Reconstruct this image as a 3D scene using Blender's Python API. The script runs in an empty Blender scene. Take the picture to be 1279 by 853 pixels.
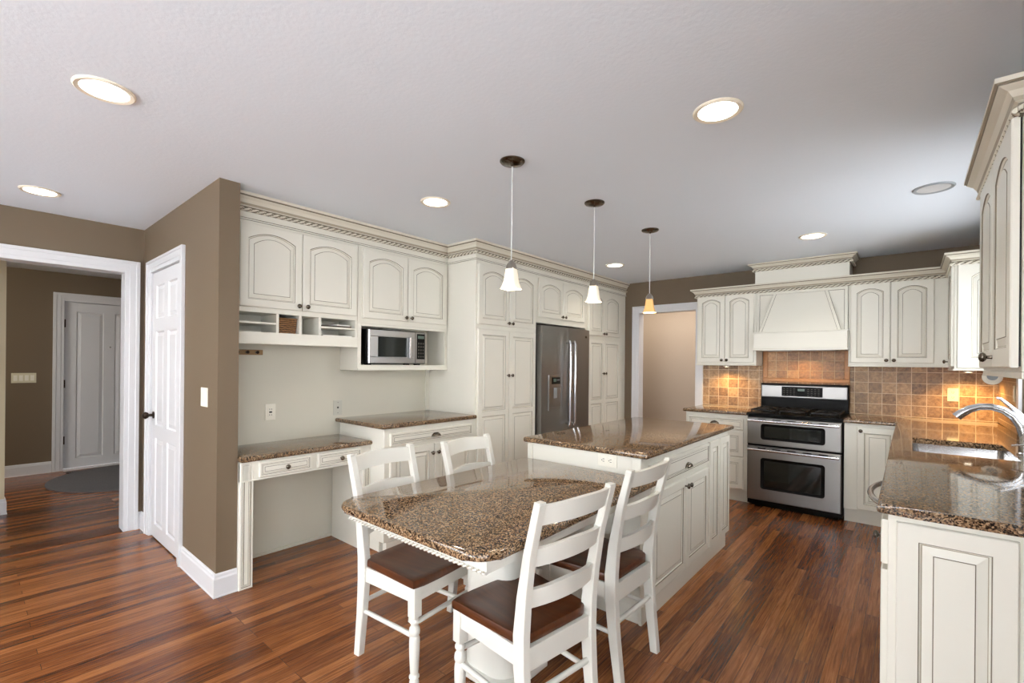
import bpy, bmesh, math, random
from mathutils import Matrix, Vector
random.seed(7)
SC = bpy.context.scene
COL = SC.collection
PI = math.pi
R = math.radians

# ---------------------------------------------------------------- camera
cam = bpy.data.cameras.new('camera')
camo = bpy.data.objects.new('camera', cam); COL.objects.link(camo)
cam.sensor_fit = 'HORIZONTAL'; cam.sensor_width = 36.0
cam.lens = 583.76 / 1279 * 36.0
cam.shift_y = 27.17 / 1279
cam.clip_start = 0.02
yaw, pitch, roll = 0.7045, 0.0009, 0.0094
r0 = Vector((math.cos(yaw), math.sin(yaw), 0)); f0 = Vector((-math.sin(yaw), math.cos(yaw), 0)); z0 = Vector((0, 0, 1))
fw = f0 * math.cos(pitch) + z0 * math.sin(pitch); u0 = -f0 * math.sin(pitch) + z0 * math.cos(pitch)
rr = r0 * math.cos(roll) + u0 * math.sin(roll); uu = -r0 * math.sin(roll) + u0 * math.cos(roll)
m = Matrix.Identity(4)
for i in range(3):
    m[i][0] = rr[i]; m[i][1] = uu[i]; m[i][2] = -fw[i]
m.translation = Vector((3.4814, -0.9614, 1.3718))
camo.matrix_world = m
SC.camera = camo

# ---------------------------------------------------------------- light and exposure
SC.view_settings.view_transform = 'Standard'; SC.view_settings.look = 'None'
SC.view_settings.gamma = 1.0; SC.view_settings.use_curve_mapping = False
SC.view_settings.exposure = 0.06
world = bpy.data.worlds.new('sky'); SC.world = world; world.use_nodes = True
bg = world.node_tree.nodes['Background']
bg.inputs[0].default_value = (0.86, 0.93, 1.0, 1); bg.inputs[1].default_value = 1.6

def area(name, loc, target, sx, sy, watts, color):
    l = bpy.data.lights.new(name, 'AREA'); l.shape = 'RECTANGLE'; l.size = sx; l.size_y = sy
    l.energy = watts; l.color = color
    o = bpy.data.objects.new(name, l); COL.objects.link(o); o.location = loc
    d = Vector(target) - Vector(loc)
    o.rotation_euler = d.to_track_quat('-Z', 'Y').to_euler()
    return o
DAY = (0.96, 0.98, 1.0)
area('daylight_through_near_windows', (1.6, -4.2, 1.40), (1.6, 0, 1.75), 4.4, 1.9, 190, DAY)
area('daylight_through_patio_window', (4.30, -1.9, 1.35), (0, -1.6, 1.75), 2.6, 2.0, 66, DAY)
area('daylight_through_sink_window', (4.30, 2.92, 1.62), (0, 2.92, 1.35), 1.5, 1.0, 24, DAY)
area('foyer_fill_light', (-3.0, -1.9, 2.36), (-3.2, -0.2, 0.0), 0.9, 0.9, 42, (1, 0.97, 0.92))  # unseen fill light added at ceiling height to brighten the foyer
area('passage_fill_light', (1.2, 5.15, 2.40), (1.2, 5.15, 0.0), 2.0, 0.4, 17, (1, 0.90, 0.80))  # unseen fill light added to brighten the wall beyond the doorway

# ---------------------------------------------------------------- materials
def lin(c):
    return tuple((v / 255 / 12.92 if v / 255 <= .04045 else ((v / 255 + .055) / 1.055) ** 2.4) for v in c) + (1,)

def mat(name, rgb, rough=.5, metal=0., emit=None, estr=0., bump=0., bscale=200., spec=.5, var=0., trans=0.):
    mt = bpy.data.materials.new(name); mt.use_nodes = True
    nt = mt.node_tree; b = nt.nodes['Principled BSDF']
    b.inputs['Base Color'].default_value = lin(rgb)
    b.inputs['Roughness'].default_value = rough; b.inputs['Metallic'].default_value = metal
    b.inputs['Specular IOR Level'].default_value = spec
    if trans: b.inputs['Transmission Weight'].default_value = trans
    if emit:
        b.inputs['Emission Color'].default_value = lin(emit); b.inputs['Emission Strength'].default_value = estr
    if bump or var:
        tc = nt.nodes.new('ShaderNodeTexCoord')
        n = nt.nodes.new('ShaderNodeTexNoise'); n.inputs['Scale'].default_value = bscale; n.inputs['Detail'].default_value = 4
        nt.links.new(tc.outputs['Object'], n.inputs['Vector'])
        if bump:
            bp = nt.nodes.new('ShaderNodeBump'); bp.inputs['Strength'].default_value = bump; bp.inputs['Distance'].default_value = .004
            nt.links.new(n.outputs['Fac'], bp.inputs['Height']); nt.links.new(bp.outputs[0], b.inputs['Normal'])
        if var:
            mx = nt.nodes.new('ShaderNodeMix'); mx.data_type = 'RGBA'
            c = lin(rgb)
            mx.inputs[6].default_value = tuple(v * (1 - var) for v in c[:3]) + (1,)
            mx.inputs[7].default_value = tuple(min(1, v * (1 + var)) for v in c[:3]) + (1,)
            nt.links.new(n.outputs['Fac'], mx.inputs[0]); nt.links.new(mx.outputs[2], b.inputs['Base Color'])
    return mt

M = {}
M['cream'] = mat('cream_paint', (228, 225, 213), .38, bump=.03, bscale=60)
M['glaze'] = mat('glaze_line', (120, 110, 92), .5)
M['crown'] = mat('antiqued_cream_paint', (221, 215, 199), .42)
M['groove'] = mat('dark_glaze', (168, 158, 138), .5)
M['white'] = mat('white_trim_paint', (218, 218, 220), .35)
M['chairwhite'] = mat('chair_paint', (222, 220, 211), .4)
M['chairedge'] = mat('worn_edge', (205, 192, 160), .5)
M['brown'] = mat('brown_wall_paint', (112, 96, 76), .6, bump=.05, bscale=150)
M['alcove'] = mat('pale_cream_wall_paint', (212, 208, 193), .6)
M['beige'] = mat('beige_wall_paint', (198, 182, 164), .7)
M['hallcream'] = mat('warm_cream_wall_paint', (226, 212, 178), .6)
M['nearwall'] = mat('near_wall_paint', (196, 188, 174), .7)
M['ceil'] = mat('ceiling_texture', (232, 239, 247), .8, bump=.22, bscale=60)
M['black'] = mat('black_enamel', (8, 8, 9), .35, spec=.1)
M['iron'] = mat('cast_iron', (14, 14, 15), .5, spec=.3)
M['nearblack'] = mat('near_black_matte', (24, 22, 20), .6)
M['glassblack'] = mat('oven_glass', (22, 27, 26), .06)
M['nickel'] = mat('satin_nickel', (168, 162, 152), .28, 1.)
M['pewter'] = mat('dark_pewter', (110, 102, 92), .22, 1.)
M['chrome'] = mat('brushed_chrome', (205, 206, 208), .2, 1.)
M['bronze'] = mat('oil_rubbed_bronze', (52, 40, 32), .35, .8)
M['ivory'] = mat('ivory_plastic', (238, 234, 220), .35)
M['almond'] = mat('almond_plastic', (214, 208, 180), .4)
M['greyplate'] = mat('pale_grey_plastic', (200, 198, 186), .4)
M['slot'] = mat('outlet_slots', (60, 56, 50), .6)
M['grey'] = mat('grey_plastic', (150, 156, 160), .4)
M['button'] = mat('button_grey', (150, 152, 154), .5)
M['lcd'] = mat('lcd_green', (70, 84, 78), .3, emit=(120, 160, 140), estr=.12)
M['paper'] = mat('white_paper', (238, 236, 230), .7)
M['darkpaper'] = mat('dark_folder', (62, 54, 46), .6)
M['rackwood'] = mat('light_brown_wood', (150, 118, 78), .5, var=.2, bscale=40)
M['cord'] = mat('clear_cord', (214, 214, 212), .35)
M['lens'] = mat('lit_lamp_lens', (255, 250, 240), .5, emit=(255, 247, 232), estr=7.)
M['lensoff'] = mat('unlit_lamp_lens', (206, 206, 206), .4)
M['trimwarm'] = mat('lamp_trim', (236, 226, 206), .4)
M['shade'] = mat('alabaster_glass', (246, 238, 222), .25, emit=(255, 238, 210), estr=.42)
M['shadeamber'] = mat('amber_glass', (226, 180, 118), .25, emit=(255, 196, 120), estr=.40)
M['bulb'] = mat('glowing_bulb', (255, 250, 240), .4, emit=(255, 240, 215), estr=9.)
M['outside'] = mat('sunlit_yard', (190, 205, 190), .9)
M['pane'] = mat('window_glass', (255, 255, 255), .0, trans=1.)
M['pane'].node_tree.nodes['Principled BSDF'].inputs['IOR'].default_value = 1.05
M['rug'] = mat('grey_rug_pile', (104, 102, 104), .95, bump=.8, bscale=90, var=.35)

def new_nodes(name):
    mt = bpy.data.materials.new(name); mt.use_nodes = True
    nt = mt.node_tree
    return mt, nt, nt.nodes['Principled BSDF'], nt.nodes.new, nt.links.new
def ramp(nd, stops):
    e = nd.color_ramp.elements
    while len(e) < len(stops): e.new(.5)
    for i, (p, c) in enumerate(stops):
        e[i].position = p; e[i].color = lin(c)

def granite():
    mt, nt, b, N, L = new_nodes('speckled_brown_granite')
    tc = N('ShaderNodeTexCoord')
    v = N('ShaderNodeTexVoronoi'); v.inputs['Scale'].default_value = 225; L(tc.outputs['Object'], v.inputs['Vector'])
    n = N('ShaderNodeTexNoise'); n.inputs['Scale'].default_value = 80; n.inputs['Detail'].default_value = 6; n.inputs['Roughness'].default_value = .7
    L(tc.outputs['Object'], n.inputs['Vector'])
    sep = N('ShaderNodeSeparateColor'); L(v.outputs['Color'], sep.inputs[0])
    mx = N('ShaderNodeMix'); mx.data_type = 'FLOAT'; mx.inputs[0].default_value = .5
    L(sep.outputs[0], mx.inputs[2]); L(n.outputs['Fac'], mx.inputs[3])
    r = N('ShaderNodeValToRGB'); r.color_ramp.interpolation = 'LINEAR'
    ramp(r, [(.27, (17, 15, 14)), (.375, (46, 37, 29)), (.47, (96, 74, 54)), (.60, (144, 115, 85)), (.76, (180, 152, 120))])
    L(mx.outputs[0], r.inputs[0]); L(r.outputs[0], b.inputs['Base Color'])
    b.inputs['Roughness'].default_value = .06; b.inputs['Specular IOR Level'].default_value = .6
    return mt
M['granite'] = granite()

def floor_wood():
    mt, nt, b, N, L = new_nodes('strip_oak_floor')
    tc = N('ShaderNodeTexCoord'); mp = N('ShaderNodeMapping'); mp.inputs['Rotation'].default_value = (0, 0, R(90))
    L(tc.outputs['Object'], mp.inputs['Vector'])
    br = N('ShaderNodeTexBrick'); br.offset = .37; br.offset_frequency = 3
    br.inputs['Scale'].default_value = 1; br.inputs['Brick Width'].default_value = 1.15; br.inputs['Row Height'].default_value = .057
    br.inputs['Mortar Size'].default_value = .0008; br.inputs['Mortar Smooth'].default_value = .2; br.inputs['Bias'].default_value = 0
    br.inputs['Color1'].default_value = (0, 0, 0, 1); br.inputs['Color2'].default_value = (1, 1, 1, 1); br.inputs['Mortar'].default_value = (.1, .1, .1, 1)
    L(mp.outputs[0], br.inputs['Vector'])
    # grain, stretched along the strips, shifted per strip
    sx = N('ShaderNodeSeparateXYZ'); L(tc.outputs['Object'], sx.inputs[0])
    a1 = N('ShaderNodeMath'); a1.operation = 'MULTIPLY'; a1.inputs[1].default_value = 120; L(sx.outputs[0], a1.inputs[0])
    a2 = N('ShaderNodeMath'); a2.operation = 'MULTIPLY'; a2.inputs[1].default_value = 4.5; L(sx.outputs[1], a2.inputs[0])
    sb = N('ShaderNodeSeparateColor'); L(br.outputs['Color'], sb.inputs[0])
    a3 = N('ShaderNodeMath'); a3.operation = 'MULTIPLY'; a3.inputs[1].default_value = 31; L(sb.outputs[0], a3.inputs[0])
    cx = N('ShaderNodeCombineXYZ'); L(a1.outputs[0], cx.inputs[0]); L(a2.outputs[0], cx.inputs[1]); L(a3.outputs[0], cx.inputs[2])
    n = N('ShaderNodeTexNoise'); n.inputs['Scale'].default_value = 1.; n.inputs['Detail'].default_value = 5; n.inputs['Roughness'].default_value = .65; n.inputs['Distortion'].default_value = .6
    L(cx.outputs[0], n.inputs['Vector'])
    mx = N('ShaderNodeMix'); mx.data_type = 'FLOAT'; mx.inputs[0].default_value = .76
    L(sb.outputs[0], mx.inputs[2]); L(n.outputs['Fac'], mx.inputs[3])
    r = N('ShaderNodeValToRGB')
    ramp(r, [(.28, (62, 30, 14)), (.42, (112, 62, 31)), (.56, (146, 89, 48)), (.75, (180, 120, 70))])
    L(mx.outputs[0], r.inputs[0])
    m2 = N('ShaderNodeMix'); m2.data_type = 'RGBA'; m2.inputs[7].default_value = lin((46, 20, 12))
    L(br.outputs['Fac'], m2.inputs[0]); L(r.outputs[0], m2.inputs[6]); L(m2.outputs[2], b.inputs['Base Color'])
    b.inputs['Roughness'].default_value = .24; b.inputs['Specular IOR Level'].default_value = .45
    bp = N('ShaderNodeBump'); bp.inputs['Strength'].default_value = .12; bp.inputs['Distance'].default_value = .002
    L(n.outputs['Fac'], bp.inputs['Height']); L(bp.outputs[0], b.inputs['Normal'])
    return mt
M['floor'] = floor_wood()

def tile(name, w, h, rot, c_lo, c_mid, c_hi, grout, off=(0, 0, 0)):
    mt, nt, b, N, L = new_nodes(name)
    tc = N('ShaderNodeTexCoord'); mp = N('ShaderNodeMapping'); mp.inputs['Rotation'].default_value = rot; mp.inputs['Location'].default_value = off
    L(tc.outputs['Object'], mp.inputs['Vector'])
    br = N('ShaderNodeTexBrick'); br.offset = 0; br.inputs['Scale'].default_value = 1
    br.inputs['Brick Width'].default_value = w; br.inputs['Row Height'].default_value = h
    br.inputs['Mortar Size'].default_value = .0032; br.inputs['Mortar Smooth'].default_value = .3; br.inputs['Bias'].default_value = 0
    br.inputs['Color1'].default_value = (0, 0, 0, 1); br.inputs['Color2'].default_value = (1, 1, 1, 1); br.inputs['Mortar'].default_value = (.5, .5, .5, 1)
    L(mp.outputs[0], br.inputs['Vector'])
    n = N('ShaderNodeTexNoise'); n.inputs['Scale'].default_value = 40; n.inputs['Detail'].default_value = 8; n.inputs['Roughness'].default_value = .7
    L(tc.outputs['Object'], n.inputs['Vector'])
    sb = N('ShaderNodeSeparateColor'); L(br.outputs['Color'], sb.inputs[0])
    mx = N('ShaderNodeMix'); mx.data_type = 'FLOAT'; mx.inputs[0].default_value = .8
    L(sb.outputs[0], mx.inputs[2]); L(n.outputs['Fac'], mx.inputs[3])
    r = N('ShaderNodeValToRGB'); ramp(r, [(.30, c_lo), (.5, c_mid), (.68, c_hi)]); L(mx.outputs[0], r.inputs[0])
    m2 = N('ShaderNodeMix'); m2.data_type = 'RGBA'; m2.inputs[7].default_value = lin(grout)
    L(br.outputs['Fac'], m2.inputs[0]); L(r.outputs[0], m2.inputs[6]); L(m2.outputs[2], b.inputs['Base Color'])
    b.inputs['Roughness'].default_value = .38
    ad = N('ShaderNodeMath'); ad.operation = 'MULTIPLY_ADD'; ad.inputs[1].default_value = -1.5; L(br.outputs['Fac'], ad.inputs[0]); L(n.outputs['Fac'], ad.inputs[2])
    bp = N('ShaderNodeBump'); bp.inputs['Strength'].default_value = .5; bp.inputs['Distance'].default_value = .004
    L(ad.outputs[0], bp.inputs['Height']); L(bp.outputs[0], b.inputs['Normal'])
    return mt
TC = ((96, 72, 48), (152, 118, 80), (192, 158, 116), (214, 192, 158))
M['tile'] = tile('tumbled_travertine_tile', .106, .102, (R(90), 0, 0), *TC)
M['tileside'] = tile('tumbled_travertine_tile_side', .106, .102, (R(90), 0, R(90)), *TC)
M['tilepanel'] = tile('golden_travertine_tile', .104, .102, (R(90), 0, 0), (120, 78, 44), (172, 122, 72), (206, 158, 102), (206, 176, 132))
M['tileframe'] = mat('golden_travertine_border', (190, 132, 74), .4, bump=.3, bscale=40, var=.22)

def steel(name, rgb, axis):
    mt, nt, b, N, L = new_nodes(name)
    tc = N('ShaderNodeTexCoord'); mp = N('ShaderNodeMapping')
    mp.inputs['Scale'].default_value = tuple(1.5 if i == axis else 220 for i in range(3))
    L(tc.outputs['Object'], mp.inputs['Vector'])
    n = N('ShaderNodeTexNoise'); n.inputs['Scale'].default_value = 1; n.inputs['Detail'].default_value = 3; L(mp.outputs[0], n.inputs['Vector'])
    bp = N('ShaderNodeBump'); bp.inputs['Strength'].default_value = .06; bp.inputs['Distance'].default_value = .001
    L(n.outputs['Fac'], bp.inputs['Height']); L(bp.outputs[0], b.inputs['Normal'])
    b.inputs['Base Color'].default_value = lin(rgb); b.inputs['Metallic'].default_value = 1; b.inputs['Roughness'].default_value = .33
    return mt
M['steelv'] = steel('brushed_steel_vertical', (140, 138, 136), 2)
M['steelh'] = steel('brushed_steel_horizontal', (138, 136, 134), 0)

def seatwood():
    mt, nt, b, N, L = new_nodes('dark_stained_seat_wood')
    tc = N('ShaderNodeTexCoord'); mp = N('ShaderNodeMapping'); mp.inputs['Scale'].default_value = (5, 45, 20)
    L(tc.outputs['Object'], mp.inputs['Vector'])
    n = N('ShaderNodeTexNoise'); n.inputs['Scale'].default_value = 1; n.inputs['Detail'].default_value = 4; L(mp.outputs[0], n.inputs['Vector'])
    r = N('ShaderNodeValToRGB'); ramp(r, [(.3, (70, 36, 18)), (.7, (96, 52, 25))]); L(n.outputs['Fac'], r.inputs[0])
    L(r.outputs[0], b.inputs['Base Color']); b.inputs['Roughness'].default_value = .32
    return mt
M['seat'] = seatwood()

def wicker():
    mt, nt, b, N, L = new_nodes('woven_wicker')
    tc = N('ShaderNodeTexCoord')
    w = N('ShaderNodeTexWave'); w.wave_type = 'BANDS'; w.bands_direction = 'Z'; w.inputs['Scale'].default_value = 24; w.inputs['Distortion'].default_value = 3; w.inputs['Detail Scale'].default_value = 3
    L(tc.outputs['Object'], w.inputs['Vector'])
    r = N('ShaderNodeValToRGB'); ramp(r, [(.2, (66, 44, 24)), (.7, (150, 108, 66))]); L(w.outputs['Fac'], r.inputs[0])
    L(r.outputs[0], b.inputs['Base Color']); b.inputs['Roughness'].default_value = .6
    bp = N('ShaderNodeBump'); bp.inputs['Strength'].default_value = .8; bp.inputs['Distance'].default_value = .004
    L(w.outputs['Fac'], bp.inputs['Height']); L(bp.outputs[0], b.inputs['Normal'])
    return mt
M['wicker'] = wicker()

# ---------------------------------------------------------------- mesh helpers
class MB:
    def __init__(s): s.bm = bmesh.new()
    def box(s, x0, x1, y0, y1, z0, z1, mi=0, bev=0., seg=2):
        if x0 > x1: x0, x1 = x1, x0
        if y0 > y1: y0, y1 = y1, y0
        if z0 > z1: z0, z1 = z1, z0
        v = [s.bm.verts.new(p) for p in ((x0,y0,z0),(x1,y0,z0),(x1,y1,z0),(x0,y1,z0),(x0,y0,z1),(x1,y0,z1),(x1,y1,z1),(x0,y1,z1))]
        fs = [s.bm.faces.new([v[i] for i in q]) for q in ((3,2,1,0),(4,5,6,7),(0,1,5,4),(1,2,6,5),(2,3,7,6),(3,0,4,7))]
        for f in fs: f.material_index = mi
        if bev > 0:
            es = list({e for f in fs for e in f.edges})
            rs = bmesh.ops.bevel(s.bm, geom=es, offset=bev, segments=seg, profile=.6, affect='EDGES')
            for f in rs['faces']: f.material_index = mi
        return s
    def loops(s, ls, mis, cap0=True, cap1=True, close=True, mcap=0):
        vs = [[s.bm.verts.new(p) for p in l] for l in ls]
        n = len(ls[0])
        for k in range(len(vs) - 1):
            a, b = vs[k], vs[k + 1]
            for i in range(n if close else n - 1):
                j = (i + 1) % n
                f = s.bm.faces.new((a[i], a[j], b[j], b[i])); f.material_index = mis[k] if isinstance(mis, (list, tuple)) else mis
        if cap0: f = s.bm.faces.new(vs[0][::-1]); f.material_index = mcap
        if cap1: f = s.bm.faces.new(vs[-1]); f.material_index = mcap
        return s
    def lathe(s, prof, c=(0, 0, 0), axis='z', n=24, mi=0, cap=True, ph=0.):
        ls = []
        for r_, h in prof:
            l = []
            for i in range(n):
                a = 2 * PI * i / n + ph
                p = (r_ * math.cos(a), r_ * math.sin(a), h)
                if axis == 'y': p = (p[0], -p[2], p[1])      # h points to -y (outwards from a front)
                if axis == 'x': p = (p[2], p[0], p[1])
                l.append((p[0] + c[0], p[1] + c[1], p[2] + c[2]))
            ls.append(l)
        return s.loops(ls, mi, cap, cap, mcap=mi)
    def tube(s, pts, r, n=10, mi=0, cap=True):
        pts = [Vector(p) for p in pts]; ls = []
        up = Vector((0, 0, 1))
        prev = None
        for i, p in enumerate(pts):
            t = (pts[min(i + 1, len(pts) - 1)] - pts[max(i - 1, 0)]).normalized()
            if prev is None:
                a = t.cross(up)
                if a.length < 1e-3: a = t.cross(Vector((1, 0, 0)))
                a.normalize()
            else:
                a = prev - t * prev.dot(t); a.normalize()
            prev = a; b = t.cross(a)
            rr_ = r[i] if isinstance(r, (list, tuple)) else r
            ls.append([tuple(p + (a * math.cos(2*PI*k/n) + b * math.sin(2*PI*k/n)) * rr_) for k in range(n)])
        return s.loops(ls, mi, cap, cap, mcap=mi)
    def prism(s, poly, z0, z1, mi=0, bev=0., seg=3):
        a = [s.bm.verts.new((x, y, z0)) for x, y in poly]; b = [s.bm.verts.new((x, y, z1)) for x, y in poly]
        n = len(poly); fs = [s.bm.faces.new(a[::-1]), s.bm.faces.new(b)]
        caps = list(fs)
        for i in range(n): fs.append(s.bm.faces.new((a[i], a[(i+1)%n], b[(i+1)%n], b[i])))
        for f in fs: f.material_index = mi
        if bev:
            es = list({e for f in caps for e in f.edges})
            rs = bmesh.ops.bevel(s.bm, geom=es, offset=bev, segments=seg, profile=.5, affect='EDGES')
            for f in rs['faces']: f.material_index = mi
        return s
    def slab(s, xs, ys, inside, z0, z1, bev=.013, seg=3, hole=None):
        """granite top over a grid of cells; hole edges stay sharp"""
        vt, vb = {}, {}
        def g(d, i, j, z):
            if (i, j) not in d: d[(i, j)] = s.bm.verts.new((xs[i], ys[j], z))
            return d[(i, j)]
        cells = {(i, j) for i in range(len(xs)-1) for j in range(len(ys)-1) if inside((xs[i]+xs[i+1])/2, (ys[j]+ys[j+1])/2)}
        be = []
        for i, j in cells:
            s.bm.faces.new((g(vt,i,j,z1), g(vt,i+1,j,z1), g(vt,i+1,j+1,z1), g(vt,i,j+1,z1)))
            s.bm.faces.new((g(vb,i,j+1,z0), g(vb,i+1,j+1,z0), g(vb,i+1,j,z0), g(vb,i,j,z0)))
        for i, j in cells:
            for (di, dj, p, q) in ((0,-1,(i,j),(i+1,j)), (1,0,(i+1,j),(i+1,j+1)), (0,1,(i+1,j+1),(i,j+1)), (-1,0,(i,j+1),(i,j))):
                if (i+di, j+dj) not in cells:
                    f = s.bm.faces.new((vb[p], vb[q], vt[q], vt[p]))
                    mx, my = (xs[p[0]]+xs[q[0]])/2, (ys[p[1]]+ys[q[1]])/2
                    if not (hole and hole(mx, my)):
                        be.append((vt[p], vt[q])); be.append((vb[p], vb[q]))
        es = [s.bm.edges.get(e) for e in be]
        bmesh.ops.bevel(s.bm, geom=[e for e in es if e], offset=bev, segments=seg, profile=.5, affect='EDGES')
        return s
    def build(s, name, mats, parent=None, loc=(0, 0, 0), rz=0., xf=None, smooth=None):
        bm = s.bm
        if xf is not None: bm.transform(xf)
        bmesh.ops.recalc_face_normals(bm, faces=bm.faces[:])
        me = bpy.data.meshes.new(name); bm.to_mesh(me); bm.free()
        if not isinstance(mats, (list, tuple)): mats = [mats]
        for mm in mats: me.materials.append(mm)
        if smooth:
            for p in me.polygons: p.use_smooth = True
            me.set_sharp_from_angle(angle=R(smooth))
        o = bpy.data.objects.new(name, me); COL.objects.link(o)
        o.location = loc; o.rotation_euler = (0, 0, rz)
        if parent: o.parent = parent
        return o

def tag(o, label, cat, group=None):
    o['label'] = label; o['category'] = cat
    if group: o['group'] = group
    return o
def thing(name, label, cat, loc=(0, 0, 0), rz=0., group=None):
    o = bpy.data.objects.new(name, None); COL.objects.link(o); o.empty_display_size = .1
    o.location = loc; o.rotation_euler = (0, 0, rz)
    return tag(o, label, cat, group)
def struct(o, label=None):
    o['kind'] = 'structure'
    if label: o['label'] = label
    return o
def copy_tree(o, parent=None):
    c = o.copy(); COL.objects.link(c)
    if parent: c.parent = parent
    for ch in o.children: copy_tree(ch, c)
    return c

CG = None
def cell(mb, rect, hole, yf, arch=0., deep=.010, wide=.024, plain=False):
    """one framed raised panel: rect/hole = (x0,z0,x1,z1), front plane y=yf (towards -y)"""
    K = 15 if arch else 2
    X0, Z0, X1, Z1 = rect; a, b, c, d = hole
    def outer(y): return [(X0, y, Z0), (X1, y, Z0)] + [(X1 + (X0 - X1) * k / (K - 1), y, Z1) for k in range(K)]
    def inner(i, y):
        l = [(a + i, y, b + i), (c - i, y, b + i)]
        for k in range(K):
            t = k / (K - 1); x = (c - i) + ((a + i) - (c - i)) * t
            z = d - i
            if arch: z = d - arch - i + arch * (1 - (2 * t - 1) ** 2)
            l.append((x, y, z))
        return l
    w = wide
    ls = [outer(yf), inner(0, yf), inner(.0026, yf + .004), inner(.007, yf + deep - .001), inner(.0095, yf + deep),
          inner(.0095 + w, yf + .0032), inner(.0122 + w, yf + .0018)]
    mb.loops(ls, [0, 1, 0, 2, 0, 1], cap0=False, cap1=True, mcap=0)

def panel_front(mb, x0, z0, w, h, y=0., t=.019, cols=None, rows=None, stile=.055, arch=0., deep=.010, wide=.022, drawer=False):
    """slab with raised panels; rows = list of z fractions for splits (mid rails)"""
    e = .004; yf = y - t
    r0_ = (x0, z0, x0 + w, z0 + h)
    def rect(i, yy): return [(r0_[0]+i, yy, r0_[1]+i), (r0_[2]-i, yy, r0_[1]+i), (r0_[2]-i, yy, r0_[3]-i), (r0_[0]+i, yy, r0_[3]-i)]
    mb.loops([rect(0, y), rect(0, yf + e), rect(e * .6, yf + e * .3), rect(e, yf)], 0, cap0=True, cap1=False)
    X0, Z0, X1, Z1 = x0 + e, z0 + e, x0 + w - e, z0 + h - e
    cs = [X0] + [x0 + w * c for c in (cols or [])] + [X1]
    rs = [Z0] + [z0 + h * c for c in (rows or [])] + [Z1]
    for i in range(len(cs) - 1):
        for j in range(len(rs) - 1):
            l = stile if i == 0 else stile * .5; rg = stile if i == len(cs) - 2 else stile * .5
            bt = stile if j == 0 else stile * .5; tp = stile if j == len(rs) - 2 else stile * .5
            last = j == len(rs) - 2
            cell(mb, (cs[i], rs[j], cs[i+1], rs[j+1]), (cs[i]+l, rs[j]+bt, cs[i+1]-rg, rs[j+1]-tp), yf, arch if last else 0., deep, wide)
    return mb

DM = lambda: [M['cream'], M['glaze'], M['groove']]
def knob(parent, x, z, y=-.019, s=1., mt='pewter'):
    mb = MB(); mb.lathe([(.006*s, 0), (.005*s, .006*s), (.005*s, .012*s), (.012*s, .016*s), (.0155*s, .021*s), (.014*s, .027*s), (.007*s, .031*s), (.0005, .032*s)], (x, y, z), 'y', 16)
    return mb.build('knob', M[mt], parent, smooth=50)
def cup_pull(parent, x, z, y=-.019, w=.045, h=.028):
    mb = MB(); nu, nv = 14, 8
    ls = []
    for j in range(nv + 1):
        th = PI / 2 * j / nv                       # 0 at the back plate rim, 90deg at the front top
        l = []
        for i in range(nu + 1):
            a = PI * i / nu
            rx = math.cos(a); rz_ = math.sin(a)
            l.append((x + w * rx, y - .026 * math.sin(th) * (.12 + .88 * rz_ ** .7), z - .012 + (h * 1.2) * rz_ * math.cos(th * .86)))
        ls.append(l)
    mb.loops(ls, 0, False, False, close=False)
    return mb.build('cup_pull', M['pewter'], parent, smooth=60)
def door_part(root, x0, z0, w, h, arch=0., kn=None, rows=None, stile=.045, name='door', y=0., wide=.024):
    mb = MB(); panel_front(mb, x0, z0, w, h, y=y, arch=arch, rows=rows, stile=stile, wide=wide)
    o = mb.build(name, DM(), root)
    if kn: knob(o, kn[0], kn[1], y - .019)
    return o
def drawer_part(root, x0, z0, w, h, pull=None, kn=None, stile=.009):
    mb = MB(); panel_front(mb, x0, z0, w, h, stile=stile, deep=.005, wide=.008)
    o = mb.build('drawer_front', DM(), root)
    if pull: cup_pull(o, pull[0], pull[1])
    if kn: knob(o, kn[0], kn[1])
    return o

def sweep(mb, path, prof, mi=0, pm=None):
    """path of 2-D points; prof = [(out, z)], out to the right of the walking direction, mitred"""
    n = len(path); offs = []
    for i in range(n):
        def nrm(a, b):
            dx, dy = b[0]-a[0], b[1]-a[1]; l = math.hypot(dx, dy); return (dy/l, -dx/l)
        n1 = nrm(path[max(i-1, 0)], path[max(i-1, 0)+1]); n2 = nrm(path[min(i, n-2)], path[min(i, n-2)+1])
        bx, by = n1[0]+n2[0], n1[1]+n2[1]; k = 2 / (bx*bx + by*by); offs.append((bx*k, by*k))
    ls = [[(p[0]+o[0]*d, p[1]+o[1]*d, z) for d, z in prof] for p, o in zip(path, offs)]
    nf = len(mb.bm.faces)
    mb.loops(ls, mi, True, True, mcap=mi)
    if pm:
        mb.bm.faces.ensure_lookup_table()
        for k in range((n - 1) * len(prof)): mb.bm.faces[nf + k].material_index = pm.get(k % len(prof), mi)
    return offs
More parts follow.
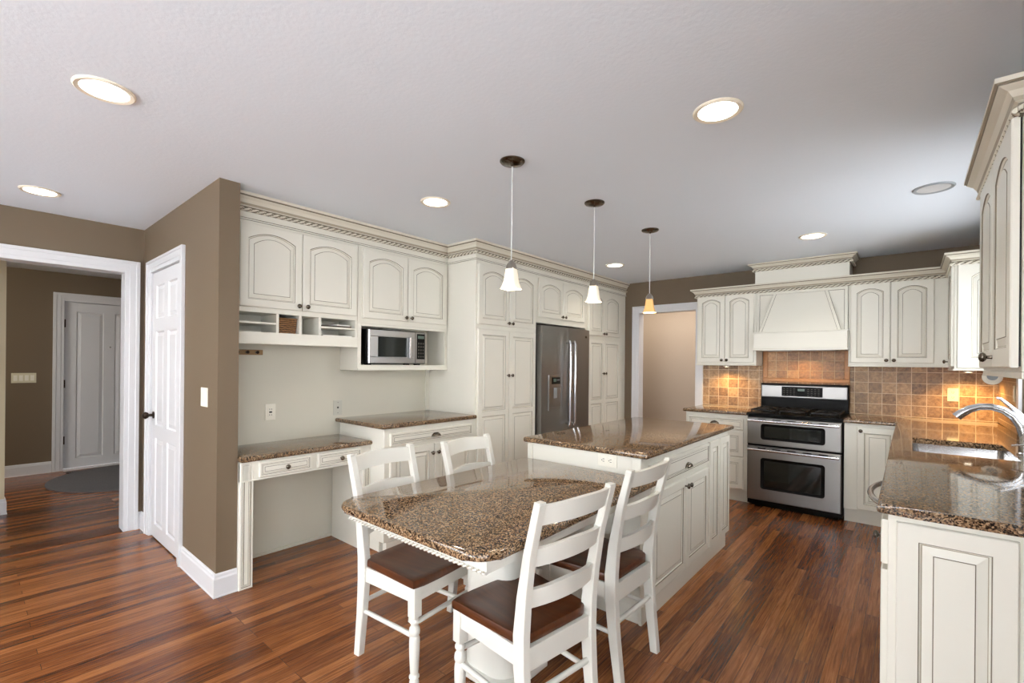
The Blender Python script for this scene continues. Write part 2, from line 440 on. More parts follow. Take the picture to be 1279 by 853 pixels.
def rope(mb, path, out, z, r, pitch=.022, mi=0):
    """twisted rope moulding following the path at a given offset"""
    n = len(path)
    def nrm(a, b):
        dx, dy = b[0]-a[0], b[1]-a[1]; l = math.hypot(dx, dy); return (dy/l, -dx/l)
    pts = []
    for i in range(n):
        n1 = nrm(path[max(i-1, 0)], path[max(i-1, 0)+1]); n2 = nrm(path[min(i, n-2)], path[min(i, n-2)+1])
        bx, by = n1[0]+n2[0], n1[1]+n2[1]; k = 2 / (bx*bx + by*by); pts.append((path[i][0]+bx*k*out, path[i][1]+by*k*out))
    for a, b in zip(pts, pts[1:]):
        nr = nrm(a, b); L_ = math.hypot(b[0]-a[0], b[1]-a[1]); cnt = max(2, int(L_ / .0055))
        ls = []
        for i in range(cnt + 1):
            t = i / cnt; px, py = a[0]+(b[0]-a[0])*t, a[1]+(b[1]-a[1])*t; tw = 2*PI*t*L_/pitch/2
            l = []
            for k in range(12):
                th = 2*PI*k/12; q = r*(1+.36*math.cos(2*(th) - 2*tw))
                l.append((px + nr[0]*q*math.cos(th), py + nr[1]*q*math.cos(th), z + q*math.sin(th)))
            ls.append(l)
        nf = len(mb.bm.faces)
        mb.loops(ls, mi, True, True, mcap=mi)
        mb.bm.faces.ensure_lookup_table()
        for i in range(cnt):
            tw = 2*PI*((i + .5)/cnt)*L_/pitch/2
            for k in range(12):
                if math.cos(2*(2*PI*(k+.5)/12) - 2*tw) < -.45: mb.bm.faces[nf + i*12 + k].material_index = 1
CROWN = [(0, 0), (.010, 0), (.012, .010), (.020, .016), (.024, .030), (.034, .050), (.048, .062), (.052, .066), (.054, .072), (.060, .074), (.060, .092), (0, .092)]
def crown(path, z0_, h, label, cat='moulding', out=1., frieze=0., name='crown_moulding'):
    root = thing(name, label, cat, (path[0][0], path[0][1], z0_))
    off = Matrix.Translation((-path[0][0], -path[0][1], -z0_))
    mb = MB(); k = h / .092
    sweep(mb, path, [(d * out, z0_ + zz * k) for d, zz in CROWN], pm={1: 1, 3: 2, 7: 1, 8: 2}); mb.build('crown', [M['crown'], M['glaze'], M['groove']], root, xf=off)
    mb = MB(); sweep(mb, path, [(0, z0_ - .020), (.009, z0_ - .020), (.009, z0_ - .0005), (0, z0_ - .0005)]); mb.build('backing_strip', M['glaze'], root, xf=off)
    mb = MB(); rope(mb, path, .016, z0_ - .0105, .0100, pitch=.044); o = mb.build('rope_trim', [M['crown'], M['glaze']], root, xf=off, smooth=60)
    if frieze:
        mb = MB(); sweep(mb, path, [(0, z0_ - .020 - frieze), (.012, z0_ - .020 - frieze), (.012, z0_ - .012 - frieze), (.006, z0_ - .006 - frieze), (.006, z0_ - .021), (0, z0_ - .021)], pm={2: 1, 0: 1, 1: 0})
        mb.build('frieze', [M['cream'], M['glaze']], root, xf=off)
    return root

# ---------------------------------------------------------------- room shell
H = 2.437; YB = 4.7175; WX = 4.0665; XL = -1.30; XE = .4223; YP = 1.915
def wallbox(name, m_, *bx, label=None):
    mb = MB()
    for b in bx: mb.box(*b)
    return struct(mb.build(name, m_), label)
wallbox('floor', M['floor'], (-4.6, WX + .1, -4.1, 6.0, -.06, 0))
wallbox('ceiling', M['ceil'], (-4.6, WX + .1, -4.1, 6.0, H, H + .06))
# wall with the six panel door (its end faces the kitchen)
wallbox('wall_partition', M['brown'], (XL, -1.055, 0, .111, 0, H), (-.285, XE, 0, .111, 0, H), (-1.055, -.285, 0, .111, 2.065, H))
# left wall with the cased opening to the foyer
wallbox('wall_left', M['brown'], (XL - .12, XL, -.113, .111, 0, H), (XL - .12, XL, -1.50, -.113, 2.08, H), (XL - .12, XL, -4.1, -1.50, 0, H))
wallbox('wall_foyer', M['brown'], (-4.56, -4.45, -3.0, -.16, 0, H), (-4.56, -4.45, -.16, .80, 2.10, H), (-4.56, -4.45, .80, 1.4, 0, H), (-4.45, XL - .12, 1.3, 1.4, 0, H))
wallbox('wall_hall', M['hallcream'], (-2.70, -2.60, -3.0, -.712, 0, H), (-4.45, XL - .12, -3.1, -3.0, 0, H))
# alcove behind the desk run
wallbox('wall_alcove', M['alcove'], (-.10, 0, .111, YB, 0, H), (-.10, 0, YB, 6.0, 0, H))
# range wall with the cased doorway
wallbox('wall_back', M['brown'], (0, .805, YB, YB + .12, 0, H), (1.545, WX, YB, YB + .12, 0, H), (.805, 1.545, YB, YB + .12, 2.045, H))
wallbox('wall_passage', M['beige'], (0, WX, 5.75, 5.85, 0, H), (2.3, 2.4, YB + .12, 5.75, 0, H))
# right wall: sink window and patio window near the camera
wallbox('wall_right', M['brown'], (WX, WX + .14, 3.70, YB + .12, 0, H), (WX, WX + .14, 2.14, 3.70, 0, 1.06), (WX, WX + .14, 2.14, 3.70, 2.12, H),
        (WX, WX + .14, .60 - .9 + .0, 2.14, 0, H), (WX, WX + .14, -3.4, -.30, 2.22, H), (WX, WX + .14, -3.4, -.30, 0, .12), (WX, WX + .14, -4.1, -3.4, 0, H))
wallbox('wall_near', M['nearwall'], (-4.6, -.6, -4.1, -3.98, 0, H), (3.8, WX + .14, -4.1, -3.98, 0, H), (-.6, 3.8, -4.1, -3.98, 0, .40), (-.6, 3.8, -4.1, -3.98, 2.34, H))

def window(idx, axis, a0, a1, z0_, z1_, pos, label, nmull, t=.14):
    """window with frame and pane in a wall; axis = direction the wall runs"""
    root = bpy.data.objects.new('window_%d' % idx, None); COL.objects.link(root); struct(root, label)
    def bx(mb, u0_, u1_, d0, d1, v0, v1):
        if axis == 'y': mb.box(pos + d0, pos + d1, u0_, u1_, v0, v1)
        else: mb.box(u0_, u1_, pos - d1, pos - d0, v0, v1)
    f = MB(); w = .045
    bx(f, a0, a0 + w, .03, .09, z0_, z1_); bx(f, a1 - w, a1, .03, .09, z0_, z1_)
    bx(f, a0 + w, a1 - w, .03, .09, z0_, z0_ + w); bx(f, a0 + w, a1 - w, .03, .09, z1_ - w, z1_)
    for k in range(1, nmull):
        c = a0 + (a1 - a0) * k / nmull; bx(f, c - w / 2, c + w / 2, .03, .09, z0_ + w, z1_ - w)
    f.build('window_frame', M['white'], root)
    g = MB(); bx(g, a0 + w, a1 - w, .058, .062, z0_ + w, z1_ - w); g.build('pane', M['pane'], root)
    c = MB(); cw = .085
    bx(c, a0 - cw, a0, -.018, 0, z0_ - cw, z1_ + cw); bx(c, a1, a1 + cw, -.018, 0, z0_ - cw, z1_ + cw)
    bx(c, a0, a1, -.018, 0, z1_, z1_ + cw); bx(c, a0, a1, -.03, 0, z0_ - .03, z0_); bx(c, a0, a1, -.016, 0, z0_ - cw, z0_ - .03)
    c.build('window_casing', M['white'], root)
    return root
window(1, 'y', 2.14, 3.70, 1.06, 2.12, WX, 'white cased window over the kitchen sink', 2)
window(2, 'y', -3.40, -.30, .12, 2.22, WX, 'wide glazed window on the right wall near the dining end', 3)
window(3, 'x', -.6, 3.8, .40, 2.34, -3.98, 'bank of windows in the near wall', 4)

# casings
def casing_loop(mb, axis, side, pos, a0, a1, top, w=.095):
    """stepped casing round an opening in a wall; axis the wall runs, side = outward sign"""
    def bx(u0_, u1_, d, v0, v1):
        if axis == 'y': mb.box(pos, pos + side * d, u0_, u1_, v0, v1, bev=.002, seg=1)
        else: mb.box(u0_, u1_, pos, pos + side * d, v0, v1, bev=.002, seg=1)
    for (i, o, d) in ((0, .03, .012), (.028, .072, .017), (.070, w, .024)):
        bx(a0 - o, a0 - i, d, 0, top + o); bx(a1 + i, a1 + o, d, 0, top + o); bx(a0 - i, a1 + i, d, top + i, top + o)
def trim(idx, fn, label):
    mb = MB(); fn(mb); return struct(mb.build('trim_%d' % idx, M['white']), label)
def t1(mb):
    casing_loop(mb, 'y', 1, XL, -1.49, -.123, 2.07); casing_loop(mb, 'y', -1, XL - .12, -1.49, -.123, 2.07)
    mb.box(XL - .12, XL, -.123, -.113, 0, 2.08); mb.box(XL - .12, XL, -1.50, -1.49, 0, 2.08); mb.box(XL - .12, XL, -1.49, -.123, 2.07, 2.08)
trim(1, t1, 'white casing round the wide opening to the foyer')
def t2(mb):
    casing_loop(mb, 'x', -1, 0, -1.045, -.295, 2.055, .09)
    mb.box(-1.055, -1.045, 0, .111, 0, 2.065); mb.box(-.295, -.285, 0, .111, 0, 2.065); mb.box(-1.045, -.295, 0, .111, 2.055, 2.065)
trim(2, t2, 'white casing round the six panel closet door')
def t3(mb):
    casing_loop(mb, 'x', -1, YB, .815, 1.535, 2.035, .092)
    mb.box(.805, .815, YB, YB + .12, 0, 2.045); mb.box(1.535, 1.545, YB, YB + .12, 0, 2.045); mb.box(.815, 1.535, YB, YB + .12, 2.035, 2.045)
trim(3, t3, 'white casing round the doorway beside the stove wall cabinets')
def t4(mb):
    casing_loop(mb, 'y', 1, -4.45, -.150, .79, 2.09, .10)
    mb.box(-4.56, -4.45, -.16, -.150, 0, 2.10); mb.box(-4.56, -4.45, .79, .80, 0, 2.10); mb.box(-4.56, -4.45, -.150, .79, 2.09, 2.10)
    mb.box(-4.47, -4.40, -.150, .79, 0, .018)
trim(4, t4, 'white casing and sill of the front door in the foyer')
mb = MB(); mb.box(XL - .13, XL + .005, -1.49, -.123, 0, .006, bev=.002); struct(mb.build('trim_5', M['seat']), 'dark wood threshold strip in the foyer opening')

BASEP = [(0, 0), (.017, 0), (.017, .006), (.014, .010), (.014, .105), (.010, .115), (.009, .128), (.004, .136), (0, .136)]
def baseboard(name, path, label=None):
    mb = MB(); sweep(mb, path, BASEP); struct(mb.build(name, M['white']), label)
baseboard('baseboard_partition', [(-.203, 0), (XE, 0), (XE, .111)])
baseboard('baseboard_corner', [(XL + .0, -.026), (XL + .0, 0), (-1.137, 0)])
baseboard('baseboard_foyer', [(-4.45, -3.0), (-4.45, -.252)])
baseboard('baseboard_hall', [(-2.60, -3.0), (-2.60, -.712), (-2.70, -.712)][::1])
baseboard('baseboard_back', [(.63, YB), (.722, YB)])
mb = MB(); mb.box(0, .012, .111, 1.0, 0, .022, bev=.003); struct(mb.build('baseboard_alcove', M['alcove']))

# six panel closet door
def six_panel(name, x0, z0_, w, h, parent=None):
    mb = MB(); t = .035
    panel_front(mb, x0, z0_, w, h, y=t, t=t, cols=[.5], rows=[.40, .80], stile=.10, deep=.011, wide=.025)
    return mb.build(name, [M['white']] * 3)
d1 = six_panel('door_1', 0, 0, .744, 2.043); d1.location = (-1.042, .004, .008); struct(d1, 'white six panel closet door with dark knob and hinges')
kb = MB(); kb.lathe([(.028, 0), (.026, .006), (.011, .010), (.010, .030), (.022, .038), (.028, .052), (.024, .064), (.010, .070), (.001, .071)], (.060, 0, .94), 'y', 20); kb.build('door_knob', M['bronze'], d1, smooth=50)
for zz in (.28, 1.06, 1.84):
    hb = MB(); hb.box(.728, .742, -.008, .0, zz - .045, zz + .045, bev=.002); hb.lathe([(.006, -.047), (.006, .047)], (.742, -.006, zz), 'z', 10)
    hb.build('hinge', M['bronze'], d1)
# front door in the foyer (two tall panels visible)
mb = MB(); t = .04
panel_front(mb, 0, 0, .936, 2.068, y=t, t=t, cols=[.46], stile=.11, deep=.012, wide=.03)
d2 = mb.build('door_2', [M['white']] * 3); d2.location = (-4.485, -.148, .0195); d2.rotation_euler = (0, 0, R(90)); struct(d2, 'white front door with tall panels at the end of the foyer')
for zz in (.35, 1.05, 1.80):
    hb = MB(); hb.box(.0, .014, -.008, 0, zz - .05, zz + .05); hb.build('hinge', M['bronze'], d2)
pb = MB(); pb.lathe([(.010, 0), (.010, .004), (.005, .006)], (.44, 0, 1.52), 'y', 14); pb.build('peephole', M['chrome'], d2)

# backsplash tile
mb = MB(); mb.box(1.628, 2.262, YB - .010, YB - .0005, .914, 1.395); mb.box(3.040, WX - .0005, YB - .010, YB - .0005, .914, 1.395)
struct(mb.build('trim_6', M['tile']), 'tumbled travertine tile backsplash on the stove wall')
mb = MB(); mb.box(WX - .010, WX - .0005, 3.79, YB - .0105, .914, 1.37)
struct(mb.build('trim_7', M['tileside']), 'tumbled travertine tile return beside the sink window')
mb = MB(); mb.box(2.264, 3.038, YB - .010, YB - .0005, .914, 1.56)
mb.box(2.325, 2.98, YB - .014, YB - .010, 1.262, 1.50)
o = struct(mb.build('trim_8', M['tilepanel']), 'golden travertine tile panel behind the stove')
mb = MB()
mb.box(2.266, 3.036, YB - .020, YB - .0105, 1.205, 1.245, bev=.006); mb.box(2.266, 2.312, YB - .020, YB - .0105, 1.246, 1.55, bev=.006); mb.box(2.992, 3.036, YB - .020, YB - .0105, 1.246, 1.55, bev=.006)
mb.build('tile_border', M['tileframe'], o)

# ---------------------------------------------------------------- left run of cabinets
L90 = R(90)
GAP = .003
def carcass(root, w, d, h, toe=0., name='carcass', z0_=0.):
    mb = MB()
    if toe:
        mb.box(0, w, 0, d, toe, h, bev=.0015, seg=1); mb.box(0.0, w, .055, d, 0, toe)
    else: mb.box(0, w, 0, d, z0_, h, bev=.0015, seg=1)
    return mb.build(name, DM(), root)
def niche(root, w, d, parts, name):
    mb = MB()
    for b in parts: mb.box(*b)
    return mb.build(name, M['cream'], root)

# cabinet over the desk with letter slots
FX = .254
c = thing('wall_cabinet', 'cream wall cabinet over the desk with letter slots and wicker basket below', 'cabinet', (FX, .113, 1.485), L90, 'cream glazed wall cabinets')
w = .888; d = FX - .002
carcass(c, w, d, 2.437 - .002 - 1.485, z0_=.205)
door_part(c, .052, .238, .397, .532, arch=.045, kn=(.422, .268)); door_part(c, .454, .238, .418, .532, arch=.045, kn=(.482, .268))
niche(c, w, d, [(0, w, -.006, d, .065, .078), (0, .02, 0, d, .078, .205), (w - .02, w, 0, d, .078, .205), (0.02, w - .02, d - .01, d, .078, .205)], 'slot_box')
vb = MB(); vb.box(0, w, -.004, .016, 0, .072, bev=.003); vb.box(0, w, -.012, .0, .0, .012, bev=.003); vb.build('valance', M['cream'], c)
for x in (.292, .446, .588):
    db = MB(); db.box(x - .009, x + .009, -.002, d - .01, .079, .204); db.build('divider', M['cream'], c)
for x0_, x1_ in ((.02, .283), (.597, w - .02)):
    db = MB(); db.box(x0_ + .001, x1_ - .001, -.001, d - .012, .132, .144); db.build('slot_shelf', M['cream'], c)

c = thing('wall_cabinet', 'cream wall cabinet with open niche holding the microwave', 'cabinet', (FX, 1.003, 1.310), L90, 'cream glazed wall cabinets')
w = 1.914 - 1.003
carcass(c, w, d, 2.437 - .002 - 1.310, z0_=.365)
door_part(c, .036, .406, .418, .535, arch=.045, kn=(.430, .436)); door_part(c, .462, .406, .424, .535, arch=.045, kn=(.486, .436))
niche(c, w, d, [(0, w, 0, d, .0, .042), (0, .03, 0, d, .042, .364), (w - .032, w, 0, d, .042, .364), (.03, w - .032, d - .012, d, .042, .364), (-.0, w - .0, -.012, 0, .0, .016), (.03, w - .032, 0, .016, .345, .364)], 'microwave_niche')

# pantry, over-fridge cabinet, far pantry
FP = .615
def pantry(y0, y1, label, splits):
    w = y1 - y0; dd = FP - .002
    c = thing('pantry_cabinet', label, 'cabinet', (FP, y0, 0), L90, 'tall cream pantry cabinets')
    carcass(c, w, dd, H - .002, toe=.10)
    a, b, e, f = splits
    door_part(c, a, 1.718, b - a, .525, arch=.045, kn=(b - .025, 1.745)); door_part(c, e, 1.718, f - e, .525, arch=.045, kn=(e + .025, 1.745))
    door_part(c, a, .13, b - a, 1.545, rows=[.515], kn=(b - .025, 1.262)); door_part(c, e, .13, f - e, 1.545, rows=[.515], kn=(e + .025, 1.262))
    return c
pantry(1.917, 2.775, 'tall cream pantry cabinet left of the fridge', (.022, .430, .436, .838))
pantry(3.715, YB - .002, 'tall cream pantry cabinet in the far corner right of the fridge', (.060, .405, .411, .825))
c = thing('wall_cabinet', 'cream two door cabinet above the stainless fridge', 'cabinet', (FP, 2.777, 1.790), L90, 'cream glazed wall cabinets')
carcass(c, 3.713 - 2.777, FP - .002, H - .002 - 1.790)
door_part(c, .028, .060, .424, .395, arch=.045, kn=(.425, .085)); door_part(c, .458, .060, .440, .395, arch=.045, kn=(.485, .085))

crown([(FX, .113), (FX, YP), (FP, YP), (FP, YB - .001)], 2.346, .090, 'cream crown moulding with rope trim along the tall left cabinets', frieze=.052)

# fridge
fr = thing('refrigerator', 'stainless steel french door fridge with water dispenser', 'fridge', (.60, 2.785, 0), L90)
w = .915
mb = MB(); mb.box(0, w, 0, .585, .02, 1.755, bev=.004); mb.box(.04, w - .04, .02, .56, 0, .02); mb.build('body', M['black'], fr)
def bowed(mb, x0_, x1_, z0_, z1_, y0_, bulge, cx_, hw, n=10):
    ls = []
    for i in range(n + 1):
        x = x0_ + (x1_ - x0_) * i / n; y = y0_ - bulge * (1 - ((x - cx_) / hw) ** 2)
        ls.append([(x, y0_ + .075, z0_), (x, y, z0_), (x, y, z1_), (x, y0_ + .075, z1_)])
    mb.loops(ls, 0, True, True)
hw = w / 2
mb = MB(); bowed(mb, .004, hw - .003, .62, 1.76, -.082, .022, hw, hw); dl = mb.build('left_door', M['steelv'], fr, smooth=30)
mb = MB(); bowed(mb, hw + .003, w - .004, .62, 1.76, -.082, .022, hw, hw); dr = mb.build('right_door', M['steelv'], fr, smooth=30)
mb = MB(); bowed(mb, .004, w - .004, .06, .605, -.082, .022, hw, hw); dz = mb.build('freezer_drawer', M['steelv'], fr, smooth=30)
for par, x in ((dl, hw - .045), (dr, hw + .045)):
    mb = MB(); mb.tube([(x, -.145, .72), (x, -.160, .76), (x, -.160, 1.58), (x, -.145, 1.62)], .013, 12); mb.tube([(x, -.09, .745), (x, -.158, .745)], .010, 10); mb.tube([(x, -.09, 1.595), (x, -.158, 1.595)], .010, 10)
    mb.build('handle', M['chrome'], par, smooth=50)
mb = MB(); mb.tube([(.12, -.160, .53), (w - .12, -.160, .53)], .013, 12); mb.tube([(.15, -.09, .53), (.15, -.158, .53)], .01); mb.tube([(w - .15, -.09, .53), (w - .15, -.158, .53)], .01); mb.build('handle', M['chrome'], dz, smooth=50)
mb = MB()
x0_, x1_, za, zb = .105, .345, .90, 1.26; y_ = -.104
mb.box(x0_, x1_, y_, -.088, 1.13, zb, bev=.004); mb.box(x0_, x0_ + .022, y_, -.088, za, 1.13); mb.box(x1_ - .022, x1_, y_, -.088, za, 1.13); mb.box(x0_ + .022, x1_ - .022, y_, -.088, za, za + .03)
dp = mb.build('dispenser', M['steelh'], dl)
mb = MB(); mb.box(x0_ + .022, x1_ - .022, -.0905, -.089, za + .03, 1.13); mb.build('recess', M['nearblack'], dp)
mb = MB(); mb.box(x0_ + .045, x1_ - .045, y_ - .002, y_, 1.165, 1.235, mi=0)
mb.box(x0_ + .075, x0_ + .125, y_ - .003, y_ - .002, 1.19, 1.22, mi=1)
for k in range(3): mb.box(x1_ - .105 + k * .018, x1_ - .094 + k * .018, y_ - .003, y_ - .002, 1.20, 1.215, mi=2)
mb.build('display', [M['black'], M['lcd'], M['button']], dp)
mb = MB(); mb.box(.195, .255, -.100, -.090, 1.02, 1.125, bev=.004); mb.build('paddle', M['grey'], dp)
mb = MB(); mb.lathe([(.014, 0), (.014, .003), (.012, .004)], (w - .09, -.092, 1.68), 'y', 16); mb.build('badge', M['pewter'], dr)

# desk
dk = thing('built_in_desk', 'cream built-in desk with two knobbed drawers under dark granite', 'desk', (.450, .113, 0), L90)
w = .998 - .113
mb = MB(); mb.box(0, w, 0, .02, .645, .764); mb.box(.0, w, .0205, .43, .70, .764); mb.box(0, w, -.004, .02, .645, .652, bev=.001); mb.build('apron', M['cream'], dk)
for x0_, x1_ in ((0, .078), (w - .062, w)):
    mb = MB(); mb.box(x0_, x1_, 0.0205, .43, 0, .70); panel_front(mb, x0_, .0, x1_ - x0_, .765 if x0_ == 0 else .645, y=0.0202, t=.022, stile=.009, deep=.002, wide=.003)
    mb.build('leg_panel', DM(), dk)
drawer_part(dk, .105, .662, .327, .092, kn=(.268, .706)); drawer_part(dk, .474, .662, .326, .092, kn=(.640, .706))
def counter(label, xs, ys, inside, z1_, th=.034, hole=None, bev=.013):
    mb = MB(); mb.slab(xs, ys, inside, z1_ - th, z1_, hole=hole, bev=bev)
    o = mb.build('granite_countertop', M['granite'], smooth=45)
    return tag(o, label, 'countertop')
allin = lambda x, y: True
counter('low dark granite desk top below the wall outlets', [.001, .474], [.112, .999], allin, .799)
# buffet base cabinet
FB = .622
bf = thing('base_cabinet', 'cream base cabinet under the taller granite top beside the desk', 'cabinet', (FB, 1.0, 0), L90, 'cream base cabinets')
w = 1.914 - 1.0
carcass(bf, w, FB - .013, .892, toe=.075)
mb = MB(); mb.box(0.02, w, -.004, .04, 0, .072, bev=.003); mb.build('base_moulding', M['cream'], bf)
drawer_part(bf, .042, .765, .822, .092, pull=(.462, .806))
door_part(bf, .042, .105, .405, .635, kn=(.420, .672)); door_part(bf, .453, .105, .411, .635, kn=(.480, .672))
counter('dark granite top on the base cabinet left of the tall pantry', [.001, .645], [.966, 1.9145], allin, .928)

# microwave
mw = thing('microwave', 'stainless microwave with black control panel in the cabinet niche', 'microwave', (.275, 1.066, 1.3525), L90)
w, h = .585, .285
mb = MB(); mb.box(0, w, .02, .245, .008, h, bev=.003); mb.box(.03, .07, .04, .08, 0, .008); mb.box(w - .07, w - .03, .04, .08, 0, .008); mb.box(.03, .07, .19, .23, 0, .008); mb.box(w - .07, w - .03, .19, .23, 0, .008); mb.build('body', M['black'], mw)
mb = MB()
mb.box(.012, .47, .0, .02, .012, .066, bev=.004); mb.box(.012, .47, 0, .02, h - .06, h - .006, bev=.004); mb.box(.012, .105, 0, .02, .066, h - .06); mb.box(.385, .47, 0, .02, .066, h - .06)
md = mb.build('door', M['steelh'], mw)
mb = MB(); mb.box(.105, .385, .006, .018, .066, h - .06); mb.build('window', M['glassblack'], md)
mb = MB(); mb.box(.395, .415, -.024, -.006, .055, h - .05, bev=.006); mb.box(.398, .412, -.008, .0, .06, .085); mb.box(.398, .412, -.008, .0, h - .08, h - .055); mb.build('handle', M['chrome'], md)
mb = MB(); mb.box(.012, .030, -.004, 0, .012, h - .006, bev=.003); mb.build('hinge_strip', M['chrome'], md)
mb = MB(); mb.box(.474, w - .003, .0, .02, .012, h - .006, bev=.003); cp = mb.build('control_panel', M['steelh'], mw)
mb = MB(); mb.box(.488, .570, -.003, 0.0, .05, h - .02, mi=0); mb.box(.496, .562, -.004, -.003, h - .06, h - .035, mi=1)
for i in range(5):
    for j in range(3): mb.box(.498 + j * .024, .512 + j * .024, -.004, -.003, .064 + i * .028, .080 + i * .028, mi=2)
mb.build('keypad', [M['black'], M['lcd'], M['slot']], cp)

# basket and papers in the letter slots
bk = thing('wicker_basket', 'small brown wicker basket in the letter slots', 'basket', (.235, .4865, 1.5645), L90)
mb = MB(); ls = []
for zz, k in ((0, .92), (.05, .97), (.098, 1.0)):
    ls.append([(sx_ * .060 * k, sy_ * .085 * k, zz) for sx_, sy_ in ((-1, -1), (1, -1), (1, 1), (-1, 1))])
for zz, k in ((.098, .93), (.012, .86)):
    ls.append([(sx_ * .060 * k, sy_ * .085 * k, zz) for sx_, sy_ in ((-1, -1), (1, -1), (1, 1), (-1, 1))])
mb.loops(ls, 0, True, True); o = mb.build('basket_body', M['wicker'], bk, loc=(0, .09, 0))
mb = MB(); pts = [(-.060, -.085, .1), (.060, -.085, .1), (.060, .085, .1), (-.060, .085, .1), (-.060, -.085, .1)]
for a, b in zip(pts, pts[1:]): mb.tube([a, b], .005, 8)
mb.build('rim', M['wicker'], bk, loc=(0, .09, 0))
def sheet(name, y0, y1, x0_, x1_, z, th, m_, label, rz=0.):
    mb = MB(); mb.box(-(x1_-x0_)/2, (x1_-x0_)/2, -(y1-y0)/2, (y1-y0)/2, 0, th, bev=.0008, seg=1)
    o = mb.build(name, m_, loc=((x0_+x1_)/2, (y0+y1)/2, z), rz=rz); return tag(o, label, 'papers')
sheet('folder', .722, .955, .06, .246, 1.6293, .012, M['darkpaper'], 'dark folder lying in the upper right letter slot')
sheet('envelope', .83, .945, .10, .235, 1.6416, .010, M['paper'], 'white envelopes stacked on the dark folder', .12)
sheet('paper_sheet', .725, .96, .05, .245, 1.5634, .006, M['paper'], 'white papers lying in the lower right letter slot', .02)

# hook rack, outlets on the alcove wall
hk = thing('hook_rack', 'narrow wooden hook rack with dark pegs on the desk wall', 'hook rack', (0, .13, 1.434), L90)
mb = MB(); mb.box(0, .28, -.014, -.0005, -.018, .018, bev=.003); mb.build('board', M['rackwood'], hk)
for x in (.05, .11, .172, .235):
    mb = MB(); mb.lathe([(.007, 0), (.006, .014), (.011, .020), (.011, .026), (.002, .030)], (x, -.014, 0), 'y', 12); mb.build('peg', M['bronze'], hk, smooth=40)
def plate(name, label, cat, loc, rz, w, h, style, mt='ivory', group=None):
    c = thing(name, label, cat, loc, rz, group)
    mb = MB(); mb.box(-w/2, w/2, -.006, -.0005, -h/2, h/2, bev=.003); mb.build('cover_plate', M[mt], c)
    if style == 'duplex':
        for zz in (-.022, .022):
            mb = MB(); mb.box(-.017, .017, -.0085, -.006, zz - .015, zz + .015, bev=.001); s_ = mb.build('socket', M[mt], c)
            mb = MB(); mb.box(-.008, -.005, -.0092, -.0085, zz - .004, zz + .006); mb.box(.005, .008, -.0092, -.0085, zz - .004, zz + .006); mb.lathe([(.003, 0), (.003, .0007)], (0, -.0085, zz - .009), 'y', 8)
            mb.build('slots', M['slot'], s_)
    elif style == 'hduplex':
        for xx in (-.022, .022):
            mb = MB(); mb.box(xx - .015, xx + .015, -.0085, -.006, -.017, .017, bev=.001); s_ = mb.build('socket', M[mt], c)
            mb = MB(); mb.box(xx - .004, xx + .006, -.0092, -.0085, -.008, -.005); mb.box(xx - .004, xx + .006, -.0092, -.0085, .005, .008); mb.lathe([(.003, 0), (.003, .0007)], (xx - .009, -.0085, 0), 'y', 8)
            mb.build('slots', M['slot'], s_)
    elif style == 'gfci':
        mb = MB(); mb.box(-.017, .017, -.0085, -.006, -.034, .034, bev=.001); s_ = mb.build('socket', M[mt], c)
        mb = MB()
        for zz in (-.02, .02):
            mb.box(-.008, -.005, -.0092, -.0085, zz - .005, zz + .005); mb.box(.005, .008, -.0092, -.0085, zz - .005, zz + .005)
        mb.box(-.010, .010, -.0092, -.0085, -.006, .006); mb.build('slots', M['slot'], s_)
    elif style == 'jack':
        mb = MB(); mb.box(-.007, .007, -.0072, -.006, -.006, .008); mb.build('jack', M['slot'], c)
        for zz in (-.042, .042): mb = MB(); mb.lathe([(.003, 0), (.003, .0012)], (0, -.006, zz), 'y', 8); mb.build('screw', M['slot'], c)
    else:
        n = int(style)
        for k in range(n):
            x = (k - (n - 1) / 2) * .046
            mb = MB(); mb.box(x - .016, x + .016, -.0085, -.006, -.033, .033, bev=.001); p_ = MB()
            mb.build('rocker', M['ivory'] if mt != 'almond' else M['ivory'], c)
    return c
plate('wall_outlet', 'white wall outlet above the left of the granite desk', 'outlet', (0, .468, 1.010), L90, .072, .116, 'gfci')
plate('phone_jack', 'pale grey phone jack plate behind the left edge of the taller granite top', 'phone jack', (0, .985, 1.008), L90, .074, .118, 'jack', 'greyplate')
plate('light_switch', 'white double light switch on the brown wall beside the closet door', 'light switch', (.205, 0, 1.150), 0, .116, .116, '2')
plate('light_switch', 'almond four gang switch plate on the foyer wall by the front door', 'light switch', (-4.45, -.490, 1.150), L90, .205, .116, '4', 'almond')

mb = MB(); mb.box(.0005, .014, 1.868, 1.913, .9285, 1.309, bev=.002); struct(mb.build('trim_9', M['cream']), 'narrow cream trim strip in the alcove corner above the granite')
# ---------------------------------------------------------------- range wall
FR = 4.425; ZB = 1.388
def wallcab(name, label, x0_, x1_, y_, z0_, z1_, depth, rz=0., group='cream glazed wall cabinets'):
    c = thing(name, label, 'cabinet', (x0_, y_, z0_), rz, group); return c
dR = YB - .0105 - FR
c = wallcab('wall_cabinet', 'cream two door wall cabinet left of the stove hood', 1.648, 2.258, FR, ZB, 2.2, 0)
carcass(c, .610, dR, 2.215 - ZB)
mb = MB(); mb.box(-.008, .612, -.008, dR, -.014, -.0005, bev=.004); mb.build('bottom_moulding', M['cream'], c)
door_part(c, .014, .022, .285, .735, arch=.035, kn=(.275, .045), stile=.042); door_part(c, .304, .022, .285, .735, arch=.035, kn=(.328, .045), stile=.042)
c = wallcab('wall_cabinet', 'cream two door wall cabinet right of the stove hood', 3.044, 3.735, FR, ZB, 2.2, 0)
carcass(c, .691, dR, 2.215 - ZB)
mb = MB(); mb.box(-.002, .69, -.008, dR, -.014, -.0005, bev=.004); mb.build('bottom_moulding', M['cream'], c)
